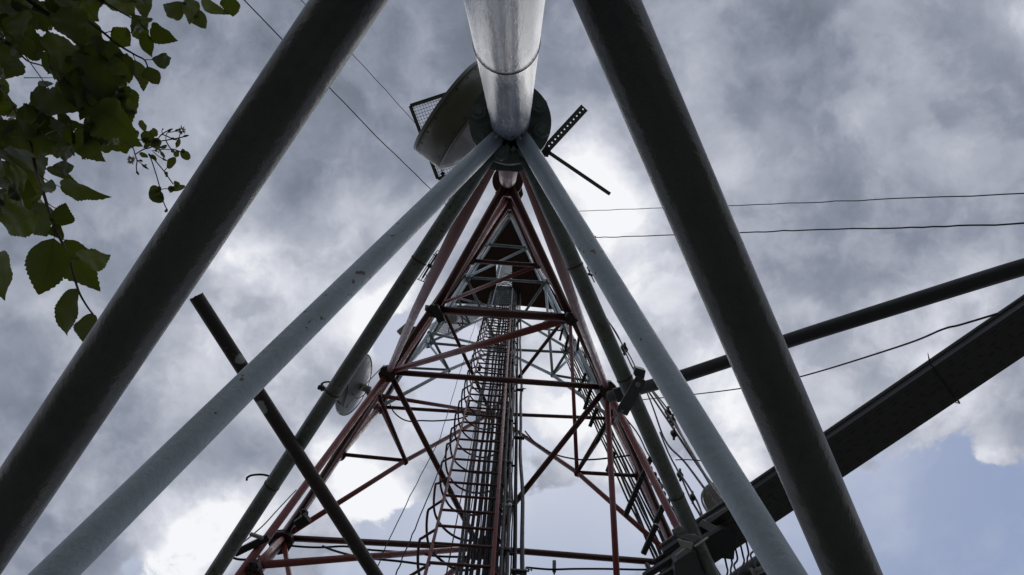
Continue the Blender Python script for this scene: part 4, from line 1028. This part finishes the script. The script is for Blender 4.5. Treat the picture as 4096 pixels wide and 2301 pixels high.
Z1 = 1 / 1.0336
LEAVES = [((222, 985), (160, 1222), 128, 1.22), ((276, 990), (412, 1198), 112, 1.25), ((330, 1075), (447, 1062), 92, 1.2), ((320, 1192), (240, 1412), 82, 1.25), ((382, 1296), (345, 1420), 66, 1.26),
          ((250, 772), (412, 836), 74, 1.3), ((212, 742), (206, 826), 42, 1.32), ((222, 932), (272, 838), 70, 1.3), ((218, 928), (262, 990), 42, 1.28), ((140, 838), (190, 978), 104, 1.34), ((152, 880), (-5, 985), 118, 1.3),
          ((-12, 1045), (-5, 1225), 84, 1.3), ((222, 690), (330, 752), 62, 1.35), ((215, 690), (318, 690), 50, 1.36), ((560, 248), (595, 376), 56, 1.5), ((606, 276), (655, 358), 58, 1.5), ((628, 246), (712, 242), 52, 1.5), ((596, 138), (625, 232), 46, 1.5), ((622, 118), (710, 166), 66, 1.5), ((540, 190), (462, 112), 84, 1.5),
          ((768, 12), (664, 82), 62, 1.6), ((792, -5), (786, 86), 58, 1.6), ((822, 40), (850, 124), 50, 1.6), ((836, -6), (910, 42), 44, 1.6), ((952, -20), (958, 72), 70, 1.6), ((452, 172), (430, 425), 158, 1.4), ((498, 216), (536, 345), 78, 1.45), ((575, -30), (602, 82), 66, 1.5), ((300, 30), (342, 184), 100, 1.45), ((545, 60), (600, 140), 80, 1.5),
          ((390, 430), (560, 600), 150, 1.4), ((420, 500), (548, 470), 110, 1.4), ((330, 520), (415, 655), 90, 1.4), ((380, 500), (340, 655), 60, 1.4), ((500, 370), (545, 460), 70, 1.45), ((440, 560), (500, 600), 60, 1.4),
          ((60, 500), (180, 470), 100, 1.4), ((20, 560), (200, 600), 130, 1.35), ((30, 640), (200, 650), 120, 1.35), ((120, 720), (20, 760), 90, 1.3), ((190, 500), (262, 510), 80, 1.4), ((130, 380), (300, 430), 90, 1.45), ((240, 350), (390, 380), 130, 1.4), ((200, 220), (350, 230), 120, 1.45), ((60, 150), (190, 190), 100, 1.5), ((10, 60), (180, 110), 120, 1.55), ((60, 10), (150, 60), 100, 1.6), ((250, 0), (300, 50), 90, 1.6), ((330, -20), (400, 80), 120, 1.6), ((430, -20), (540, 40), 100, 1.6), ((20, 800), (120, 880), 110, 1.32), ((60, 740), (150, 800), 90, 1.34)]
el = thing('elm_tree', 'leafy elm branches with toothed leaves hanging into the upper left corner', 'tree', Vector((-3.1, -1.6, 0)))
bm = BM(); uvl = bm.loops.layers.uv.new('UVMap'); bt = BM()
for (b, t_, w, h) in LEAVES:
    if h <= 1.36 and b[1] > 700: h *= .93
    h0 = h + random.uniform(-.04, .06); h1 = h + random.uniform(-.06, .04)
    p0, p1 = at(b[0] * Z1, b[1] * Z1, h0), at(t_[0] * Z1, t_[1] * Z1, h1)
    depth = (p0 - EYE).length
    leaf(bm, uvl, p0, p1, w * Z1 * depth / F_PX * 1.0, facing(p0, .35), fold=random.uniform(.1, .45), curl=random.uniform(-.05, .2), n=26)
def dens(x, y):
    if x < 0 or y < 0: return .6
    if y < 330: lim = 560 - max(0, y - 200) * .4
    elif y < 640: lim = 560 - max(0, y - 560) * 1.2
    elif y < 900: lim = 230 - (y - 640) * .2
    else: return 0
    if x > lim: return 0
    for gx, gy, gr in ((270, 110, 60), (140, 300, 62), (60, 360, 45), (470, 60, 55), (110, 410, 40), (280, 440, 45), (30, 450, 30), (200, 700, 40), (430, 110, 50), (230, 660, 36), (20, 15, 30), (330, 80, 40), (590, 300, 60), (500, 160, 50), (170, 170, 30)):
        if (x - gx) ** 2 + (y - gy) ** 2 < gr * gr: return .0
    return .95
cnt = 0
while cnt < 400:
    x, y = random.uniform(-120, 560), random.uniform(-150, 880)
    if random.random() > dens(x, y): continue
    an = random.gauss(.9, .9); Lz = random.uniform(55, 118)
    x1, y1 = x + math.cos(an) * Lz, y + math.sin(an) * Lz
    if dens(x1, y1) == 0 or dens((x + x1) / 2, (y + y1) / 2) == 0: continue
    h = random.uniform(1.38, 2.1)
    p0, p1 = at(x, y, h), at(x1, y1, h + random.uniform(-.08, .08)); depth = (p0 - EYE).length
    leaf(bm, uvl, p0, p1, Lz * random.uniform(.5, .75) * depth / F_PX, facing(p0, .7), fold=random.uniform(.1, .5), curl=random.uniform(-.05, .25), n=12)
    cnt += 1
# the rest of the crown, outside the frame to the left
for i in range(420):
    c = Vector((-3.2 + random.gauss(0, .75), -1.2 + random.gauss(0, 1.0), 3.1 + random.gauss(0, .5)))
    if c.x - EYE.x > -.92 * (c.z - EYE.z) and c.z > EYE.z: continue
    d = Vector((random.uniform(-1, 1), random.uniform(-1, 1), random.uniform(-1, .2))).normalized()
    leaf(bm, uvl, c, c + d * random.uniform(.06, .1), random.uniform(.04, .06), Vector((random.uniform(-.5, .5), random.uniform(-.5, .5), 1)).normalized(), n=6)
obj('foliage', bm, 'elm_leaf', el, True, 80)
TW = [[(285, 8, 1.5), (345, 70, 1.5), (430, 137, 1.5), (485, 183, 1.5), (560, 228, 1.5), (597, 248, 1.5), (612, 280, 1.5)], [(597, 248, 1.5), (640, 247, 1.5)], [(432, 137, 1.5), (470, 126, 1.5)], [(550, 224, 1.5), (560, 252, 1.5)],
      [(430, 8, 1.55), (500, 50, 1.55), (560, 85, 1.5), (610, 125, 1.5)],
      [(120, 560, 1.4), (150, 712, 1.3), (180, 800, 1.24), (212, 905, 1.18), (250, 990, 1.16), (285, 1065, 1.15), (308, 1150, 1.16), (330, 1215, 1.16), (362, 1270, 1.17), (385, 1300, 1.18)],
      [(150, 715, 1.3), (200, 750, 1.3), (250, 773, 1.3)], [(190, 835, 1.22), (222, 858, 1.25), (235, 860, 1.25)], [(285, 1066, 1.15), (335, 1073, 1.15)], [(245, 985, 1.16), (275, 995, 1.16)], [(228, 950, 1.17), (225, 985, 1.16)],
      [(200, 60, 1.6), (195, 130, 1.58), (205, 200, 1.56), (200, 260, 1.5), (240, 330, 1.5), (330, 400, 1.45), (420, 480, 1.4)], [(60, 190, 1.6), (110, 250, 1.6), (180, 275, 1.55), (260, 330, 1.5)], [(100, 322, 1.6), (250, 322, 1.55)], [(75, 190, 1.58), (190, 350, 1.5), (205, 370, 1.5)], [(30, 860, 1.36), (20, 905, 1.34), (10, 910, 1.34)], [(400, 440, 1.4), (440, 450, 1.4)], [(120, 240, 1.6), (175, 200, 1.6), (240, 150, 1.55)],
      [(0, 30, 1.7), (90, 90, 1.65), (200, 110, 1.6)], [(0, 360, 1.6), (40, 410, 1.55), (80, 500, 1.5), (120, 560, 1.4)]]
for k, tw in enumerate(TW):
    pts = spline([at(x * Z1, y * Z1, h) for x, y, h in tw], 5)
    r0 = .0031 if len(tw) >= 7 else (.0024 if len(tw) >= 4 else .0012)
    tube(bt, pts, [r0 * (1 - .55 * i / (len(pts) - 1)) for i in range(len(pts))], 7)
obj('twigs', bt, 'twig_brown', el)
bk = BM()
tr_ = [(-3.1, -1.6, -.1), (-3.08, -1.58, .6), (-3.15, -1.5, 1.4), (-3.05, -1.45, 2.2), (-3.1, -1.4, 3.0), (-3.2, -1.35, 3.7)]
pts = spline(tr_, 5); tube(bk, pts, [.15 * (1 - .6 * i / (len(pts) - 1)) * (1.25 if i < 2 else 1) for i in range(len(pts))], 16, True, .06)
obj('trunk', bk, 'bark', el)
bl = BM()
for tw in ([(-3.1, -1.45, 2.5), (-2.5, -1.2, 2.95), (-1.9, -1.0, 3.12)], [(-3.1, -1.45, 2.3), (-2.4, -.9, 2.75), (-1.6, -.45, 2.95)], [(-3.1, -1.45, 2.7), (-3.6, -.9, 3.1), (-3.9, -.3, 3.3)], [(-3.12, -1.4, 2.9), (-3.5, -2.0, 3.4), (-3.6, -2.5, 3.6)]):
    pts = spline(tw, 6); tube(bl, pts, [.045 * (1 - .75 * i / (len(pts) - 1)) for i in range(len(pts))], 10, True, .05)
for (w0, e0) in (((-1.9, -1.0, 3.12), (0, 30, 1.7)), ((-1.9, -1.0, 3.12), (200, 60, 1.6)), ((-1.9, -1.0, 3.12), (285, 8, 1.5)), ((-1.9, -1.0, 3.12), (430, 8, 1.55)), ((-1.6, -.45, 2.95), (0, 360, 1.6)), ((-1.6, -.45, 2.95), (60, 190, 1.6)), ((-1.6, -.45, 2.95), (30, 860, 1.36))):
    p1 = at(e0[0] * Z1, e0[1] * Z1, e0[2]); p0 = Vector(w0); m_ = (p0 + p1) / 2 + Vector((-.05, -.04, .06))
    pts = spline([p0, m_, p1], 6); tube(bl, pts, [.012 * (1 - .6 * i / (len(pts) - 1)) for i in range(len(pts))], 8)
obj('limbs', bl, 'bark', el)

# ------------------------------------------------------------------ flowering climber dangling in front of the branch
hv = 1.18
Zc = 1 / 3.6175
def vc(x, y, h=0): return at(450 + x * Zc, 450 + y * Zc, hv + h)
vine = thing('climbing_vine', 'thin flowering vine sprig with small leaves beside the big dark left pipe', 'vine', vc(560, 560))
bm = BM()
for tw in ([(150, 420), (290, 510), (325, 610), (355, 700), (345, 780), (355, 880)], [(325, 610), (440, 540), (580, 490), (690, 340), (800, 265), (870, 240)], [(360, 390), (480, 410), (680, 415), (790, 400), (960, 370), (1090, 335)], [(790, 400), (780, 420), (840, 520), (900, 540), (990, 570)], [(520, 600), (560, 680), (610, 830), (650, 960), (690, 1110), (720, 1240), (760, 1350), (800, 1420)],
           [(530, 600), (620, 700), (745, 850), (800, 930), (880, 1040)], [(690, 1120), (750, 1105), (820, 1105)], [(745, 850), (790, 800)], [(570, 560), (640, 540), (760, 535), (920, 540)], [(590, 570), (660, 630), (740, 680)], [(350, 690), (430, 750), (490, 800)], [(350, 690), (400, 700), (430, 710)], [(690, 340), (720, 320), (800, 350), (860, 380), (930, 390)], [(720, 320), (715, 250)], [(770, 390), (790, 300), (880, 280), (980, 240)], [(960, 370), (990, 270)], [(920, 520), (930, 420)]):
    pts = spline([vc(x, y) for x, y in tw], 5); tube(bm, pts, .0007 if len(tw) < 5 else .0010, 6)
obj('stem', bm, 'twig_brown', vine)
bm = BM(); uvl = bm.loops.layers.uv.new('UVMap')
for (x0, y0, x1, y1, w) in ((470, 280, 405, 100, 80), (420, 300, 600, 400, 150), (560, 250, 640, 330, 110), (590, 400, 700, 450, 120), (620, 380, 640, 530, 120), (480, 420, 560, 480, 130), (390, 590, 500, 640, 60), (690, 510, 780, 480, 45), (690, 570, 755, 660, 45), (960, 375, 935, 510, 62), (850, 540, 900, 580, 40), (900, 640, 950, 560, 75), (905, 650, 805, 810, 95), (990, 565, 1115, 680, 110), (990, 560, 1050, 550, 60), (750, 855, 800, 935, 55), (890, 1040, 965, 1030, 85), (690, 1120, 520, 1150, 130), (690, 1130, 650, 1060, 55), (710, 1150, 560, 1270, 200), (720, 1200, 660, 1300, 130), (800, 1100, 900, 1110, 90), (820, 1110, 1050, 1070, 80), (780, 1400, 770, 1450, 40), (560, 610, 630, 690, 60), (430, 420, 520, 370, 80)):
    p0, p1 = vc(x0, y0), vc(x1, y1, random.uniform(-.01, .01))
    leaf(bm, uvl, p0, p1, w * Zc * (p0 - EYE).length / F_PX, facing(p0, .4), n=9, teeth=False, fold=.3, curl=.1, round_=True)
obj('leaf', bm, 'vine_leaf', vine, True, 80)
bm = BM(); uvl = bm.loops.layers.uv.new('UVMap')
for (cx_, cy_, rr, nn) in ((265, 690, 75, 20), (1000, 260, 70, 16), (660, 550, 60, 12), (50, 420, 70, 12)):
    for k in range(nn):
        an = 2 * math.pi * k / nn + random.uniform(-.2, .2); q = rr * random.uniform(.75, 1.1)
        p0 = vc(cx_ + math.cos(an) * 8, cy_ + math.sin(an) * 8); p1 = vc(cx_ + math.cos(an) * q, cy_ + math.sin(an) * q, random.uniform(-.006, .006))
        leaf(bm, uvl, p0, p1, .0022, facing(p0, .3), n=3, teeth=False, fold=.1)
obj('flower', bm, 'vine_petal', vine)
bm = BM()
for (x0, y0, x1, y1, w) in ((425, 755, 525, 825, 38), (345, 850, 385, 910, 36), (390, 690, 440, 710, 36), (800, 280, 860, 235, 40), (900, 275, 975, 240, 34), (1020, 350, 1110, 330, 34), (715, 665, 795, 705, 30), (720, 240, 740, 245, 26), (850, 370, 930, 400, 36), (470, 755, 500, 765, 24), (600, 640, 625, 700, 34)):
    p0, p1 = vc(x0, y0), vc(x1, y1); r = w * Zc * hv / F_PX / 2
    tube(bm, [p0, p0.lerp(p1, .3), p0.lerp(p1, .65), p1], [r * .4, r, r * .8, r * .15], 8)
obj('bud', bm, 'vine_leaf', vine)
